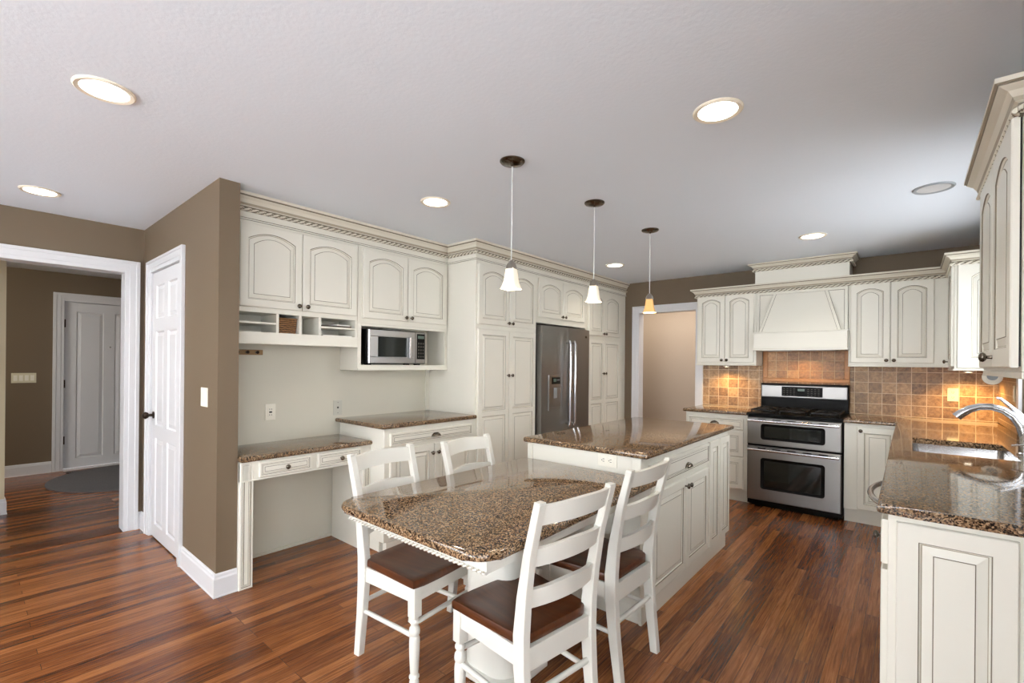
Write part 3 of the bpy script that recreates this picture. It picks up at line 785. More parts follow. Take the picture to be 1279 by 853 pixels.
door_part(c, .016, .022, .288, .725, arch=.035, kn=(.280, .045), stile=.042); door_part(c, .309, .022, .288, .725, arch=.035, kn=(.333, .045), stile=.042)

# hood
hd = thing('range_hood', 'cream wooden range hood with tapered front above the stove', 'range hood', (2.262, FR, 1.53), 0)
w = 3.040 - 2.262
mb = MB(); mb.box(0, w, .002, dR, .19, .685); mb.build('back_panel', M['cream'], hd)
mb = MB()
mb.box(0, .026, -.012, .002, .19, .60, bev=.002); mb.box(w - .026, w, -.012, .002, .19, .60, bev=.002); mb.box(.026, w - .026, -.012, .002, .575, .60, bev=.002)
mb.build('face_frame', M['cream'], hd)
mb = MB(); mb.box(.0262, w - .0262, -.001, .0, .19, .5748); mb.box(.030, w - .030, -.004, -.001, .19, .571, mi=1); mb.build('inner_panel', [M['glaze'], M['cream']], hd)
mb = MB()
ls = [[(.060, -.105, .185), (w - .060, -.105, .185), (w - .060, .002, .185), (.060, .002, .185)], [(.172, -.014, .572), (w - .172, -.014, .572), (w - .172, .002, .572), (.172, .002, .572)]]
mb.loops(ls, 0); tp = mb.build('tapered_front', M['cream'], hd)
for sgn in (0, 1):
    a = Vector((.060, -.105, .185)); b = Vector((.172, -.014, .572))
    if sgn: a.x = w - a.x; b.x = w - b.x
    mb = MB(); k = -1 if sgn else 1
    ls = [[(p.x - k * .016, p.y - .008, p.z), (p.x + k * .008, p.y - .008, p.z), (p.x + k * .008, p.y + .01, p.z), (p.x - k * .016, p.y + .01, p.z)] for p in (a, b)]
    mb.loops(ls, [0]); mb.build('corner_rib', M['cream'], tp)
    mb = MB(); ls = [[(p.x - k * .019, p.y - .002, p.z), (p.x + k * .011, p.y - .002, p.z), (p.x + k * .011, p.y + .004, p.z), (p.x - k * .019, p.y + .004, p.z)] for p in (a, b)]
    mb.loops(ls, 0); mb.build('glaze_line', M['glaze'], tp)
mb = MB(); mb.box(-.004, w + .004, -.125, .0, .018, .175, bev=.003); mb.box(-.010, w + .010, -.132, .0, .175, .188, bev=.003); mb.box(-.010, w + .010, -.132, dR, .0, .017, bev=.003); mb.box(-.004, w + .004, .0, dR, .018, .188)
mb.build('apron_band', M['cream'], hd)
mb = MB(); mb.box(.08, w - .08, -.10, .22, -.004, -.0005); mb.build('filter_panel', M['steelh'], hd)
ch = thing('hood_chimney_box', 'cream boxed chimney with its own crown above the hood', 'cabinet', (2.245, FR - .005, 2.217), 0)
mb = MB(); mb.box(0, .805, 0, dR + .005, 0, .158); mb.box(-.0, .012, -.004, 0, 0, .158); mb.box(.793, .805, -.004, 0, 0, .158); mb.build('box', M['cream'], ch)
crown([(2.245, YB - .012), (2.245, FR - .005), (3.050, FR - .005), (3.050, YB - .012)], 2.377, .058, 'short cream crown moulding touching the ceiling above the hood', out=1.)
crown([(1.648, YB - .012), (1.648, FR), (3.735, FR), (3.735, 3.815), (WX - .002, 3.815)], 2.152, .072, 'cream crown moulding with rope trim above the stove wall cabinets', out=1.)

# corner cabinet on the right wall
c = thing('wall_cabinet', 'cream corner wall cabinet next to the sink window with panelled side', 'cabinet', (3.735, FR - .002, 1.365), -L90, 'cream glazed wall cabinets')
w = FR - .002 - 3.815; dd = WX - .011 - 3.735
carcass(c, w, dd, 2.215 - 1.365)
door_part(c, .25, .020, w - .262, .752, arch=.035, kn=(.275, .055), stile=.05)
mb = MB(); mb.box(-.002, w + .006, -.006, dd, -.014, -.0005, bev=.004); mb.build('bottom_moulding', M['cream'], c)
mb = MB(); panel_front(mb, .015, .006, dd - .02, .775, y=0, t=.012, arch=.035, stile=.07); mb.build('side_panel', DM(), c, xf=Matrix.Translation((w, 0, 0)) @ Matrix.Rotation(L90, 4, 'Z'))
# disc under it
pt = thing('paper_towel_holder', 'round white disc on grey bracket under the corner wall cabinet', 'towel holder', (3.955, 4.02, 1.3505), 0)
mb = MB(); mb.lathe([(.030, 0), (.054, .003), (.057, .008), (.055, .013), (.034, .017), (.032, .012), (.001, .012)], (0, .015, -.045), 'y', 28); mb.build('disc', M['ivory'], pt, smooth=40)
mb = MB(); mb.box(-.032, .032, -.003, .022, -.030, 0, bev=.003); mb.lathe([(.030, .004), (.030, .016)], (0, .017, -.040), 'y', 22); mb.build('bracket', M['grey'], pt)
mb = MB(); mb.tube([(0, .015, -.045), (0, .28, -.045)], .012, 12); mb.build('rod', M['grey'], pt)

# base cabinets, range wall
FBR = 4.105
c = thing('base_cabinet', 'cream base cabinet with three drawers left of the stove', 'cabinet', (1.650, FBR, 0), 0, 'cream base cabinets')
carcass(c, 2.260 - 1.650, YB - .002 - FBR, .878, toe=.12)
drawer_part(c, .030, .728, .545, .110, pull=(.300, .783)); drawer_part(c, .030, .462, .545, .250, stile=.04); drawer_part(c, .030, .138, .545, .308, stile=.04)
c = thing('base_cabinet', 'cream single door base cabinet between stove and corner', 'cabinet', (3.046, FBR, 0), 0, 'cream base cabinets')
carcass(c, 3.428 - 3.046, YB - .002 - FBR, .878, toe=.12)
door_part(c, .094, .135, .278, .715, kn=(.119, .818))
counter('granite counter left of the stove below the lit tiles', [1.628, 2.260], [4.0645, YB - .011], allin, .914)

# stove
st = thing('stove', 'stainless double oven gas stove with black cooktop', 'stove', (2.264, 4.068, 0), 0)
w = 3.038 - 2.264; ds = YB - .012 - 4.068
mb = MB(); mb.box(0, w, .03, ds - .03, .02, .895, bev=.003); mb.box(.03, w - .03, .06, ds - .05, 0, .02); mb.build('body', M['black'], st)
def oven_door(z0_, z1_, wx0, wx1, wz0, wz1, name):
    mb = MB(); t = .045
    rr2 = [(0.006, z0_, w - .006, z1_), (wx0, wz0, wx1, wz1)]
    X0, Z0, X1, Z1 = rr2[0]; a, b, c2, d2_ = rr2[1]
    def rl(x0__, z0__, x1__, z1__, y, rad=0., n=5):
        pts = []
        for (cx_, cz_, s0) in ((x1__ - rad, z0__ + rad, -90), (x1__ - rad, z1__ - rad, 0), (x0__ + rad, z1__ - rad, 90), (x0__ + rad, z0__ + rad, 180)):
            for k in range(n): 
                an = R(s0 + 90 * k / (n - 1)); pts.append((cx_ + rad * math.cos(an), y, cz_ + rad * math.sin(an)))
        return pts
    mb.loops([rl(X0, Z0, X1, Z1, .028, .001), rl(X0, Z0, X1, Z1, -.010, .001), rl(X0 + .006, Z0 + .006, X1 - .006, Z1 - .006, -.016, .006), rl(a, b, c2, d2_, -.016, .025)], 0, True, False)
    o = mb.build(name, M['steelh'], st)
    g = MB(); g.loops([rl(a, b, c2, d2_, -.016, .025), rl(a + .012, b + .012, c2 - .012, d2_ - .012, -.013, .02)], 0, False, False)
    g.loops([rl(a + .012, b + .012, c2 - .012, d2_ - .012, -.013, .02), rl(a + .03, b + .025, c2 - .03, d2_ - .025, -.0125, .012)], 0, False, False); g.build('window_frame', M['black'], o)
    g = MB(); g.loops([rl(a + .03, b + .025, c2 - .03, d2_ - .025, -.0125, .012), rl(a + .04, b + .035, c2 - .04, d2_ - .035, -.0125, .012)], 0, False, True); g.build('window', M['glassblack'], o)
    hz = z1_ - .028
    g = MB(); g.tube([(.018, -.052, hz), (w - .018, -.052, hz)], .0125, 14); g.box(.03, .06, -.05, -.014, hz - .011, hz + .011); g.box(w - .06, w - .03, -.05, -.014, hz - .011, hz + .011); g.build('handle', M['chrome'], o, smooth=40)
    for k in range(5):
        g = MB(); g.box(.10 + k * .125, .17 + k * .125, -.0175, -.0155, z1_ - .022, z1_ - .012); g.build('vent_slot', M['black'], o)
    return o
oven_door(.612, .872, .125, .648, .662, .815, 'upper_oven_door')
oven_door(.072, .592, .125, .648, .185, .485, 'lower_oven_door')
mb = MB(); mb.box(.0, w, -.012, ds - .03, .8955, .915, bev=.006); ct = mb.build('cooktop', M['black'], st)
for gx in (.015, .262, .510):
    g = MB(); gw = .245; y0_, y1_ = .035, .50; zt = .948; q = .008
    for x in (gx + .01, gx + gw - .02): g.box(x, x + q * 1.4, y0_, y1_, zt - .012, zt)
    for y in (y0_, y1_ - q * 1.4, (y0_ + y1_) / 2): g.box(gx + .01, gx + gw - .01, y, y + q * 1.4, zt - .012, zt)
    for cy_ in (y0_ + .115, y1_ - .115):
        for an in range(4):
            a_ = R(45 + 90 * an); cx_ = gx + gw / 2
            g.tube([(cx_ + .028 * math.cos(a_), cy_ + .028 * math.sin(a_), zt + .002), (cx_ + .115 * math.cos(a_), cy_ + .105 * math.sin(a_), zt - .006)], .0055, 6)
    for x in (gx + .016, gx + gw - .016):
        for y in (y0_ + .006, y1_ - .006): g.tube([(x, y, .915), (x, y, zt - .008)], .006, 6)
    g.build('grate', M['iron'], ct)
    for cy_ in (y0_ + .115, y1_ - .115):
        g = MB(); g.lathe([(.05, .915), (.048, .920), (.034, .922), (.032, .932), (.026, .935), (.001, .936)], (gx + gw / 2, cy_, 0), 'z', 20); g.build('burner', M['iron'], ct, smooth=40)
mb = MB(); mb.box(.0, w, ds - .085, ds, .8955, 1.19, bev=.008, seg=3); bgd = mb.build('backguard', M['black'], st)
mb = MB(); mb.box(.008, w - .012, ds - .097, ds - .0855, 1.045, 1.172, bev=.006); fa = mb.build('control_fascia', M['steelh'], bgd)
mb = MB(); mb.box(.200, .560, ds - .1, ds - .0975, 1.062, 1.160, mi=0); mb.box(.345, .405, ds - .101, ds - .1, 1.118, 1.140, mi=1)
for i in range(8):
    for j in range(4):
        x = (.215 if i < 4 else .430) + (i % 4) * .030
        mb.box(x, x + .014, ds - .101, ds - .1, 1.074 + j * .020, 1.081 + j * .020, mi=2)
mb.build('keypad', [M['black'], M['lcd'], M['slot']], fa)

# ---------------------------------------------------------------- sink counter and peninsula
SX0, SX1, SY0, SY1 = 3.500, 3.905, 2.42, 3.06
KX, KY = 3.4008, 1.039
def inL(x, y):
    if SX0 < x < SX1 and SY0 < y < SY1: return False
    return y > 4.0645 or x > KX
counter('L shaped granite counter with the sink along the right wall', [3.042, KX, SX0, SX1, WX - .012], [KY, SY0, SY1, 4.0645, YB - .011], inL, .914,
        hole=lambda x, y: SX0 - .001 <= x <= SX1 + .001 and SY0 - .001 <= y <= SY1 + .001)
PF = 3.430
def pen(y0, y1): return (PF, y1, 0), y1 - y0
loc, w = pen(1.072, 1.52)
c = thing('base_cabinet', 'cream base cabinet at the near end of the sink counter with panelled end', 'cabinet', loc, -L90, 'cream base cabinets')
dp_ = WX - .002 - PF
carcass(c, w, dp_, .878, toe=.11)
drawer_part(c, .012, .700, w - .030, .150, kn=((w - .006) / 2, .735), stile=.012); door_part(c, .012, .125, w - .030, .555)
xf = Matrix.Translation((w, 0, 0)) @ Matrix.Rotation(L90, 4, 'Z')
mb = MB(); panel_front(mb, .022, .11, .282, .748, t=.014, stile=.052, wide=.026); mb.build('end_panel', DM(), c, xf=xf)
mb = MB(); panel_front(mb, .326, .11, .282, .748, t=.014, stile=.052, wide=.026); mb.build('end_panel', DM(), c, xf=xf)
loc, w = pen(1.523, 2.118)
c = thing('dishwasher', 'stainless dishwasher with bowed handle beside the sink cabinet', 'dishwasher', loc, -L90)
mb = MB(); mb.box(0, w, 0, .58, .10, .876); mb.box(0, w, .06, .58, 0, .10); mb.build('body', M['black'], c)
mb = MB(); mb.box(.004, w - .004, -.022, -.001, .11, .872, bev=.004); o = mb.build('door', M['steelv'], c)
mb = MB(); mb.tube([(.05 + (w - .1) * k / 12, -.022 - .062 * math.sin(PI * k / 12) ** .6, .79) for k in range(13)], .012, 10); mb.build('handle', M['chrome'], o, smooth=50)
loc, w = pen(2.121, 3.30)
c = thing('base_cabinet', 'cream sink base cabinet under the undermount sink', 'cabinet', loc, -L90, 'cream base cabinets')
mb = MB(); mb.box(0, w, 0, .02, .12, .878); mb.box(0, .02, .02, dp_, .12, .878); mb.box(w - .02, w, .02, dp_, .12, .878); mb.box(.02, w - .02, .02, dp_, .12, .14); mb.box(0, w, .055, .08, 0, .12); mb.build('carcass', M['cream'], c)
drawer_part(c, .02, .735, w - .04, .115, stile=.025); door_part(c, .02, .135, w / 2 - .024, .585, kn=(w / 2 - .03, .67)); door_part(c, w / 2 + .004, .135, w / 2 - .024, .585, kn=(w / 2 + .03, .67))
loc, w = pen(3.303, 4.103)
c = thing('base_cabinet', 'cream blind corner base cabinet right of the single door cabinet', 'cabinet', loc, -L90, 'cream base cabinets')
carcass(c, w, dp_, .878, toe=.12); door_part(c, .36, .135, w - .38, .715, kn=(.39, .8))

sk = thing('kitchen_sink', 'undermount stainless sink set in the granite counter', 'sink', ((SX0 + SX1) / 2, (SY0 + SY1) / 2, .68))
mb = MB(); hx, hy = (SX1 - SX0) / 2, (SY1 - SY0) / 2
def rrect(hx_, hy_, rad, z, n=6):
    pts = []
    for cx_, cy_, s0 in ((hx_ - rad, -hy_ + rad, -90), (hx_ - rad, hy_ - rad, 0), (-hx_ + rad, hy_ - rad, 90), (-hx_ + rad, -hy_ + rad, 180)):
        for k in range(n):
            a = R(s0 + 90 * k / (n - 1)); pts.append((cx_ + rad * math.cos(a), cy_ + rad * math.sin(a), z))
    return pts
mb.loops([rrect(hx + .02, hy + .02, .03, .198), rrect(hx + .02, hy + .02, .03, .1985), rrect(hx + .002, hy + .002, .03, .1985), rrect(hx - .004, hy - .004, .04, .05), rrect(hx - .03, hy - .03, .05, .012), rrect(.04, .04, .035, .004)], 0, False, True)
mb.build('bowl', M['chrome'], sk, smooth=50)
mb = MB(); mb.lathe([(.042, .005), (.042, .008), (.03, .006), (.001, .006)], (0, 0, 0), 'z', 20); mb.build('drain', M['pewter'], sk)

fa = thing('faucet', 'brushed chrome pull-out faucet arching over the sink', 'faucet', (3.955, 2.69, .914), 0)
mb = MB(); mb.lathe([(.034, 0), (.034, .006), (.028, .012), (.026, .07), (.027, .15), (.024, .165)], (0, 0, 0), 'z', 24); mb.build('body', M['chrome'], fa, smooth=40)
pts = [(-.004, 0, .10), (-.018, 0, .155), (-.045, 0, .200), (-.085, 0, .232), (-.130, 0, .246), (-.175, 0, .244), (-.215, 0, .228), (-.250, 0, .200), (-.268, 0, .180)]
mb = MB(); mb.tube(pts, [.024, .023, .021, .019, .0185, .019, .021, .023, .024], 16); mb.build('spout', M['chrome'], fa, smooth=40)
mb = MB(); mb.tube([(0, .0, .165), (-.012, .0, .195), (-.05, .0, .245), (-.095, .0, .292), (-.112, .0, .298)], [.020, .016, .009, .008, .006], 12); mb.build('lever', M['chrome'], fa, smooth=40)
sd = thing('soap_dispenser', 'slim chrome soap dispenser spout beside the faucet', 'soap dispenser', (3.965, 2.50, .914), 0)
mb = MB(); mb.lathe([(.020, 0), (.020, .005), (.012, .010), (.010, .055), (.014, .060), (.013, .072)], (0, 0, 0), 'z', 18); mb.build('pump', M['chrome'], sd, smooth=40)
mb = MB(); mb.tube([(0, 0, .066), (-.04, 0, .072), (-.085, 0, .066)], .005, 10); mb.build('spout', M['chrome'], sd, smooth=40)
plate('wall_outlet', 'ivory outlet set in the lit tile backsplash near the corner', 'outlet', (3.776, YB - .010, 1.134), 0, .072, .116, 'duplex', 'almond')
plate('light_switch', 'ivory switch plate on the tiled side wall by the sink window', 'light switch', (WX - .010, 3.90, 1.19), -L90, .072, .116, '1', 'almond')

# near wall cabinet on the right
c = thing('wall_cabinet', 'cream wall cabinet nearest the camera above the sink counter end', 'cabinet', (3.737, 2.02, 1.362), -L90, 'cream glazed wall cabinets')
w = 2.02 - 1.075; dd = WX - .002 - 3.737
mb = MB(); mb.box(0, w, 0, dd, 0, 2.215 - 1.362, bev=.0015, seg=1); mb.build('carcass', DM(), c)
mb = MB(); mb.box(-.002, w + .004, -.002, dd, -.022, -.0005, bev=.003); mb.build('bottom_moulding', M['cream'], c)
door_part(c, .10, .012, .405, .760, arch=.04, stile=.06, y=-.005); o = door_part(c, .511, .012, .410, .760, arch=.04, kn=None, stile=.06, y=-.005)
knob(o, .535, .050, y=-.024, s=1.15)
for x0_, x1_ in ((.104, .50), (.515, .916)):
    mb = MB(); mb.box(x0_, x1_, -.0048, -.0002, .016, .768); mb.build('door_gap_shade', M['nearblack'], c)  # near-black strip painted in as shade in the gap behind the door
mb = MB(); panel_front(mb, .02, .012, dd - .04, .76, t=.012, stile=.06, arch=.03); mb.build('side_panel', DM(), c, xf=Matrix.Translation((w, 0, 0)) @ Matrix.Rotation(L90, 4, 'Z'))
crown([(3.737, 2.02), (3.737, 1.075), (WX - .002, 1.075)], 2.150, .075, 'cream crown moulding on the wall cabinet nearest the camera', out=1.15)

# ---------------------------------------------------------------- island
FI = 2.415; IY0, IY1 = 1.352, 2.880; IX0 = 1.660
c = thing('kitchen_island', 'cream island cabinet with drawer and doors facing the sink side', 'island', (FI, IY0, 0), L90)
w = IY1 - IY0; dI = FI - IX0
mb = MB(); mb.box(0, w, 0, dI, .095, .878, bev=.002, seg=1); mb.box(.012, w - .07, .012, dI - .02, 0, .094); mb.build('carcass', DM(), c)
mb = MB(); mb.box(.0, w - .06, -.006, .0115, 0, .098, bev=.004); mb.build('base_moulding', M['cream'], c)
drawer_part(c, .082, .700, .955, .135, pull=(.622, .748), stile=.012)
door_part(c, .082, .112, .520, .560, kn=(.580, .628)); door_part(c, .608, .112, .412, .560, kn=(.632, .628))
door_part(c, 1.058, .105, .212, .735, stile=.042); door_part(c, 1.290, .105, .225, .735, stile=.042)
mb = MB(); x = -.010
mb.box(-.010, 0, 0, .05, .095, .876, bev=.002); mb.build('end_trim', M['cream'], c)
mb = MB(); mb.box(-.010, 0, dI - .035, dI, .095, .876, bev=.002); mb.build('end_trim', M['cream'], c)
mb = MB()
for k in range(7): mb.lathe([(.030 - .002 * k, .62 + .018 * k), (.036 - .002 * k, .626 + .018 * k), (.036 - .002 * k, .632 + .018 * k), (.030 - .002 * k, .637 + .018 * k)], (-.012, .075, 0), 'z', 16)
mb.build('corbel', M['cream'], c, smooth=40)
counter('raised granite island top under the pendants', [1.636, 2.455], [1.328, 2.897], allin, .914)
plate('wall_outlet', 'white sideways outlet on the island end above the table', 'outlet', (2.215, IY0, .843), 0, .118, .072, 'hduplex')

# ---------------------------------------------------------------- granite table attached to the island
TX0, TX1, TY0, TZ = 1.643, 2.510, .052, .787
tb = thing('dining_table', 'speckled granite table with white pedestal butted against the island', 'table', ((TX0 + TX1) / 2, .62, 0))
cx0, cy0 = (TX0 + TX1) / 2, .62
def rpoly(x0_, x1_, y0_, y1_, rad, n=8):
    p = []
    for cx_, cy_, s0 in ((x1_ - rad, y0_ + rad, -90),):
        for k in range(n): a = R(s0 + 90 * k / (n - 1)); p.append((cx_ + rad * math.cos(a), cy_ + rad * math.sin(a)))
    p += [(x1_, y1_), (x0_, y1_)]
    for k in range(n): a = R(180 + 90 * k / (n - 1)); p.append((x0_ + rad + rad * math.cos(a), y0_ + rad + rad * math.sin(a)))
    return [(x - cx0, y - cy0) for x, y in p]
mb = MB(); mb.prism(rpoly(TX0, TX1, TY0, 1.3385, .085), TZ - .031, TZ, bev=.014, seg=4); mb.build('tabletop', M['granite'], tb, smooth=45)
# walking so that the outside lies to the right
AP = [(TX0 + .035 - cx0, 1.338 - cy0), (TX0 + .035 - cx0, TY0 + .060 - cy0), (TX1 - .038 - cx0, TY0 + .060 - cy0), (TX1 - .038 - cx0, 1.338 - cy0)]
mb = MB(); sweep(mb, AP, [(-.02, .706), (0, .706), (0, .7555), (-.02, .7555)]); ap = mb.build('apron', M['chairwhite'], tb)
mb = MB(); rope(mb, AP[:3], .003, .7100, .0058, pitch=.022); mb.build('rope_trim', [M['chairwhite'], M['groove']], ap, smooth=60)
px, py = 2.080 - cx0, .632 - cy0
def oct_(h, c_): return [(px - h, py - h + c_), (px - h + c_, py - h), (px + h - c_, py - h), (px + h, py - h + c_), (px + h, py + h - c_), (px + h - c_, py + h), (px - h + c_, py + h), (px - h, py + h - c_)]
mb = MB(); mb.prism(oct_(.162, .03), 0, .042, bev=.010, seg=3); mb.build('base_plate', M['chairwhite'], tb, smooth=40)
mb = MB()
mb.loops([[(px + x, py + y, z) for x, y, _ in rrect(.135, .135, .085, 0, 8)] for z in (.0425, .727)], 0); mb.build('pedestal_column', M['chairwhite'], tb, smooth=40)
mb = MB(); mb.box(px - .2, px + .2, py - .2, py + .2, .7275, .7555); mb.build('mounting_plate', M['chairwhite'], tb)

# ---------------------------------------------------------------- chairs (front faces +x in local space)
def beam(mb, pts, hx_, hy_):
    """rectangular post along points; hx_ half thickness along x, hy_ along y (lists allowed)"""
    ls = []
    for i, p in enumerate(pts):
        a_ = hx_[i] if isinstance(hx_, list) else hx_; b_ = hy_[i] if isinstance(hy_, list) else hy_
        e = .003
        ls.append([(p[0]-a_+e, p[1]-b_, p[2]), (p[0]+a_-e, p[1]-b_, p[2]), (p[0]+a_, p[1]-b_+e, p[2]), (p[0]+a_, p[1]+b_-e, p[2]), (p[0]+a_-e, p[1]+b_, p[2]), (p[0]-a_+e, p[1]+b_, p[2]), (p[0]-a_, p[1]+b_-e, p[2]), (p[0]-a_, p[1]-b_+e, p[2])])
    mb.loops(ls, 0)
def postx(z):
    P_ = [(0, -.215), (.20, -.190), (.36, -.176), (.47, -.176), (.60, -.190), (.75, -.217), (.935, -.267)]
    for (a_, b_), (c_, d_) in zip(P_, P_[1:]):
        if a_ <= z <= c_: return b_ + (d_ - b_) * (z - a_) / (c_ - a_)
    return P_[-1][1]
CW = 'chairwhite'
def make_chair():
    root = thing('dining_chair', '', 'chair', group='white ladder back chairs')
    # saddle seat: wide at the front, narrow at the back
    mb = MB(); ls = []
    def outline(grow, z, dish=0.):
        pts = []
        n = 9
        for k in range(n):                                     # front edge, gently bowed, with rounded corners
            t = -1 + 2 * k / (n - 1); y = t * (.206 + grow); x = .203 + grow - .010 * t * t - (.008 if abs(t) == 1 else 0)
            pts.append((x, y, z))
        for k in range(1, 5):
            t = k / 5; pts.append((.17 - .325 * t, (.206 - .030 * t) + grow, z))
        for k in range(n):
            t = 1 - 2 * k / (n - 1); y = t * (.176 + grow * .5); pts.append((-.180 - grow + (.022 if abs(t) == 1 else 0), y, z))
        for k in range(1, 5):
            t = 1 - k / 5; pts.append((.17 - .325 * t, -((.206 - .030 * t) + grow), z))
        return pts
    def shrink(pts, k, z): return [(.02 + (x - .02) * k, y * k, z) for x, y, _ in pts]
    o0 = outline(0, 0)
    mb.loops([shrink(o0, .985, .427), shrink(o0, 1., .431), shrink(o0, 1., .453), shrink(o0, .985, .460), shrink(o0, .955, .462), shrink(o0, .75, .456), shrink(o0, .4, .454)], 0)
    mb.build('seat', M['seat'], root, smooth=40)
    for s_ in (-1, 1):
        mb = MB(); beam(mb, [(postx(z), s_ * (.168 + .0175 * z), z) for z in (0, .10, .20, .30, .36, .415, .47, .53, .60, .68, .75, .85, .926)], [.018, .020, .022, .024, .026, .026, .026, .024, .022, .019, .017, .015, .014], .0175)
        mb.box(postx(.926) - .013, postx(.926) + .013, s_ * .1842 - .016, s_ * .1842 + .016, .926, .934, bev=.003)
        mb.build('back_post', M[CW], root)
        mb = MB(); fx, fy = .166, s_ * .178
        mb.box(fx - .021, fx + .021, fy - .021, fy + .021, .300, .426, bev=.003)
        mb.lathe([(.019, .300), (.015, .292), (.021, .284), (.021, .276), (.0155, .268), (.0155, .262), (.022, .252), (.0235, .240), (.022, .228), (.017, .220), (.0215, .212), (.0225, .195), (.022, .15), (.0185, .075), (.0165, .058), (.022, .050), (.022, .044), (.016, .037), (.020, .028), (.021, .018), (.017, .006), (.015, 0)][::-1], (fx, fy, 0), 'z', 18)
        mb.build('front_leg', M[CW], root, smooth=40)
        mb = MB(); mb.tube([(postx(.20), s_ * .1715, .215), (.166, s_ * .178, .215)], [.010, .0115], 10); mb.build('side_stretcher', M[CW], root, smooth=50)
        mb = MB(); mb.loops([[(-.152, s_ * .183, .360), (-.152, s_ * .165, .360), (-.152, s_ * .165, .426), (-.152, s_ * .183, .426)], [(.146, s_ * .190, .360), (.146, s_ * .172, .360), (.146, s_ * .172, .426), (.146, s_ * .190, .426)]], 0); mb.build('side_rail', M[CW], root)
    mb = MB(); mb.box(.156, .176, -.156, .156, .360, .426, bev=.002); mb.build('front_rail', M[CW], root)
    mb = MB(); mb.box(-.192, -.172, -.1575, .1575, .345, .425, bev=.002); mb.build('rear_rail', M[CW], root)
    mb = MB(); mb.tube([(postx(.25), -.156, .255), (postx(.25), .156, .255)], .011, 10); mb.build('rear_stretcher', M[CW], root, smooth=50)
    mb = MB(); mb.tube([(.166, -.160, .270), (.166, .160, .270)], .011, 10); mb.build('front_stretcher', M[CW], root, smooth=50)
    for zb_, zt_, cr in ((.852, .925, .006), (.705, .775, .008), (.560, .630, .008)):
        mb = MB(); n = 12; ls = []
        for i in range(n + 1):
            t = -1 + 2 * i / n; y = t * (.151 + .0175 * zt_); bow = .030 * (1 - t * t)
            zb2 = zb_ + cr * .6 * (1 - t * t); zt2 = zt_ + cr * math.cos(t * PI) * .6
            x0_ = postx(zb_) - bow; x1_ = postx(zt_) - bow
            ls.append([(x0_ - .009, y, zb2), (x0_ + .009, y, zb2), (x1_ + .009, y, zt2), (x1_ - .009, y, zt2)])
        mb.loops(ls, 0); mb.build('back_slat', M[CW], root, smooth=35)
    return root
ch0 = make_chair()
spots = [((1.713, .447, 0), .094, 'white ladder back chair on the desk side, near corner of the granite table'),
         ((1.758, .983, 0), .055, 'white ladder back chair on the desk side, between table and buffet cabinet'),
         ((2.356, .446, 0), 3.005, 'white ladder back chair in the foreground with its back to the sink side'),
         ((2.341, 1.039, 0), 3.107, 'white ladder back chair pushed in beside the island doors')]
for i, (loc, rz, lab) in enumerate(spots):
    o = ch0 if i == 0 else copy_tree(ch0)
    o.location = loc; o.rotation_euler = (0, 0, rz); o['label'] = lab

# ---------------------------------------------------------------- lamps
def point(name, loc, watts, color, r=.03, parent=None):
    l = bpy.data.lights.new(name, 'POINT'); l.energy = watts; l.color = color; l.shadow_soft_size = r
    o = bpy.data.objects.new(name, l); COL.objects.link(o); o.location = loc
    if parent: o.parent = parent
    return o
def spot(name, loc, watts, color, ang, r=.05):
    l = bpy.data.lights.new(name, 'SPOT'); l.energy = watts; l.color = color; l.spot_size = R(ang); l.spot_blend = .8; l.shadow_soft_size = r
    o = bpy.data.objects.new(name, l); COL.objects.link(o); o.location = loc
    return o
WARM = (1., .90, .76)
cans = [(1.055, -.604, 1, 'lit recessed ceiling light at upper left over the hardwood floor'), (-.719, -.649, 1, 'lit recessed ceiling light near the foyer opening'),
        (1.088, 1.058, 1, 'lit recessed ceiling light in front of the cabinet over the desk'), (2.865, 1.075, 1, 'lit recessed ceiling light nearest the sink counter, upper right'),
        (3.584, 2.758, 0, 'unlit recessed ceiling light over the kitchen sink'), (2.874, 3.522, 1, 'lit recessed ceiling light in front of the stove'),
        (1.075, 3.554, 1, 'lit recessed ceiling light in front of the fridge')]
for x, y, on, lab in cans:
    t = thing('recessed_light', lab, 'ceiling light', (x, y, H), 0, 'recessed ceiling lights')
    mb = MB(); mb.lathe([(.098, 0), (.098, -.004), (.092, -.009), (.078, -.006), (.074, 0)], (0, 0, 0), 'z', 36, cap=False); mb.build('trim_ring', M['trimwarm'] if on else M['grey'], t, smooth=40)
    mb = MB(); mb.lathe([(.078, -.0045), (.05, -.006 if on else -.003), (.001, -.0065 if on else -.002)], (0, 0, 0), 'z', 36, cap=False); mb.build('lens', M['lens'] if on else M['lensoff'], t, smooth=60)
    if on:
        s_ = spot('recessed_lamp', (0, 0, -.02), 17, WARM, 130); s_.parent = t
pend = [(1.885, .904, 1.764, 'pendant light with white glass shade above the granite table', 'shade', 'bronze'),
        (1.896, 1.727, 1.783, 'middle pendant light with white glass shade above the island', 'shade', 'pewter'),
        (1.918, 2.544, 1.784, 'pendant light with amber glass shade nearest the doorway', 'shadeamber', 'pewter')]
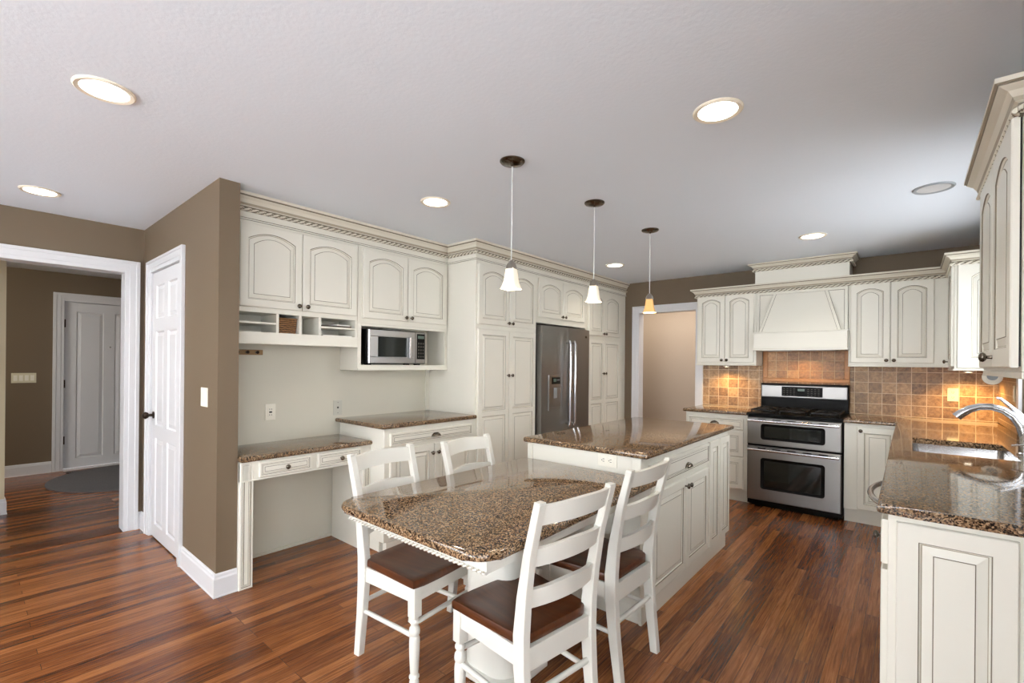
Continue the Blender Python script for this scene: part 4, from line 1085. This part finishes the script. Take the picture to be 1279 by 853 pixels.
for x, y, zb_, lab, sh, cn in pend:
    t = thing('pendant_light', lab, 'pendant lamp', (x, y, zb_), 0, 'pendant lights over the island')
    hh = H - zb_
    mb = MB(); mb.lathe([(.066, hh - .0005), (.066, hh - .005), (.060, hh - .012), (.030, hh - .020), (.010, hh - .024), (.006, hh - .030)], (0, 0, 0), 'z', 30); mb.build('canopy', M['pewter'], t, smooth=40)
    mb = MB(); mb.tube([(0, 0, hh - .028), (0, 0, .150)], .0028, 8); mb.build('cord', M['cord'], t)
    mb = MB(); mb.lathe([(.0005, .152), (.008, .150), (.014, .143), (.024, .130), (.029, .115), (.030, .104), (.026, .104)], (0, 0, 0), 'z', 24); mb.build('socket_cap', M['nickel'], t, smooth=40)
    mb = MB(); prof = [(.023, .108), (.025, .095), (.028, .070), (.032, .040), (.039, .015), (.046, 0)]
    ls = [[(px_, py_, z) for px_, py_, _ in rrect(q, q, q * .28, 0, 4)] for q, z in prof]
    ls += [[(px_, py_, z) for px_, py_, _ in rrect(q - .0035, q - .0035, q * .25, 0, 4)] for q, z in prof[::-1]]
    mb.loops(ls, 0, True, True); mb.build('glass_shade', M[sh], t, smooth=45, xf=Matrix.Rotation(R(12), 4, 'Z'))
    mb = MB(); mb.lathe([(.001, .022), (.012, .027), (.018, .040), (.016, .055), (.009, .068), (.009, .085)], (0, 0, 0), 'z', 16); mb.build('bulb', M['bulb'], t, smooth=60)
    p = point('pendant_lamp', (0, 0, -.01), 3.2, (1., .86, .66), .03, t)
# under cabinet lamps
def puck(name, loc, lab, watts, col):
    t = thing('puck_light', lab, 'cabinet light', loc)
    mb = MB(); mb.lathe([(.032, 0), (.032, -.012), (.026, -.014)], (0, 0, 0), 'z', 20); mb.build('housing', M['nickel'], t, smooth=40)
    mb = MB(); mb.lathe([(.026, -.0145), (.001, -.016)], (0, 0, 0), 'z', 20); mb.build('lens', M['bulb'], t)
    s_ = spot('puck_lamp', (0, 0, -.025), watts, col, 150, .02); s_.parent = t
AMB = (1., .62, .25)
puck('p', (1.93, 4.55, ZB - .0145), 'small warm light under the cabinet left of the hood', 14, AMB)
puck('p', (3.86, 4.50, ZB - .0385), 'small warm light under the corner cabinet over the tiles', 24, AMB)
hl = spot('hood_lamp', (2.65, 4.50, 1.52), 5, AMB, 150, .03)
hl.parent = hd; hl.location = (.39, .10, -.02)

# ---------------------------------------------------------------- foyer bits
mb = MB(); pts = [(.78 * math.cos(2*PI*k/64), .76 * math.sin(2*PI*k/64)) for k in range(64)]
mb.prism(pts, 0, .014, bev=.004, seg=2)
o = mb.build('oval_rug', M['rug'], loc=(-3.55, .38, .0005)); tag(o, 'grey oval rug on the foyer floor in front of the white door', 'rug')
mb = MB(); mb.box(-.11, .11, -.05, .05, 0, .003, mi=0)
for k in range(10): mb.box(-.098 + k * .02, -.086 + k * .02, -.04, .04, .003, .0036, mi=1)
o = mb.build('floor_vent', [M['bronze'], M['black']], loc=(-4.27, -.03, .0003), rz=L90); tag(o, 'small dark floor register by the front door', 'vent')
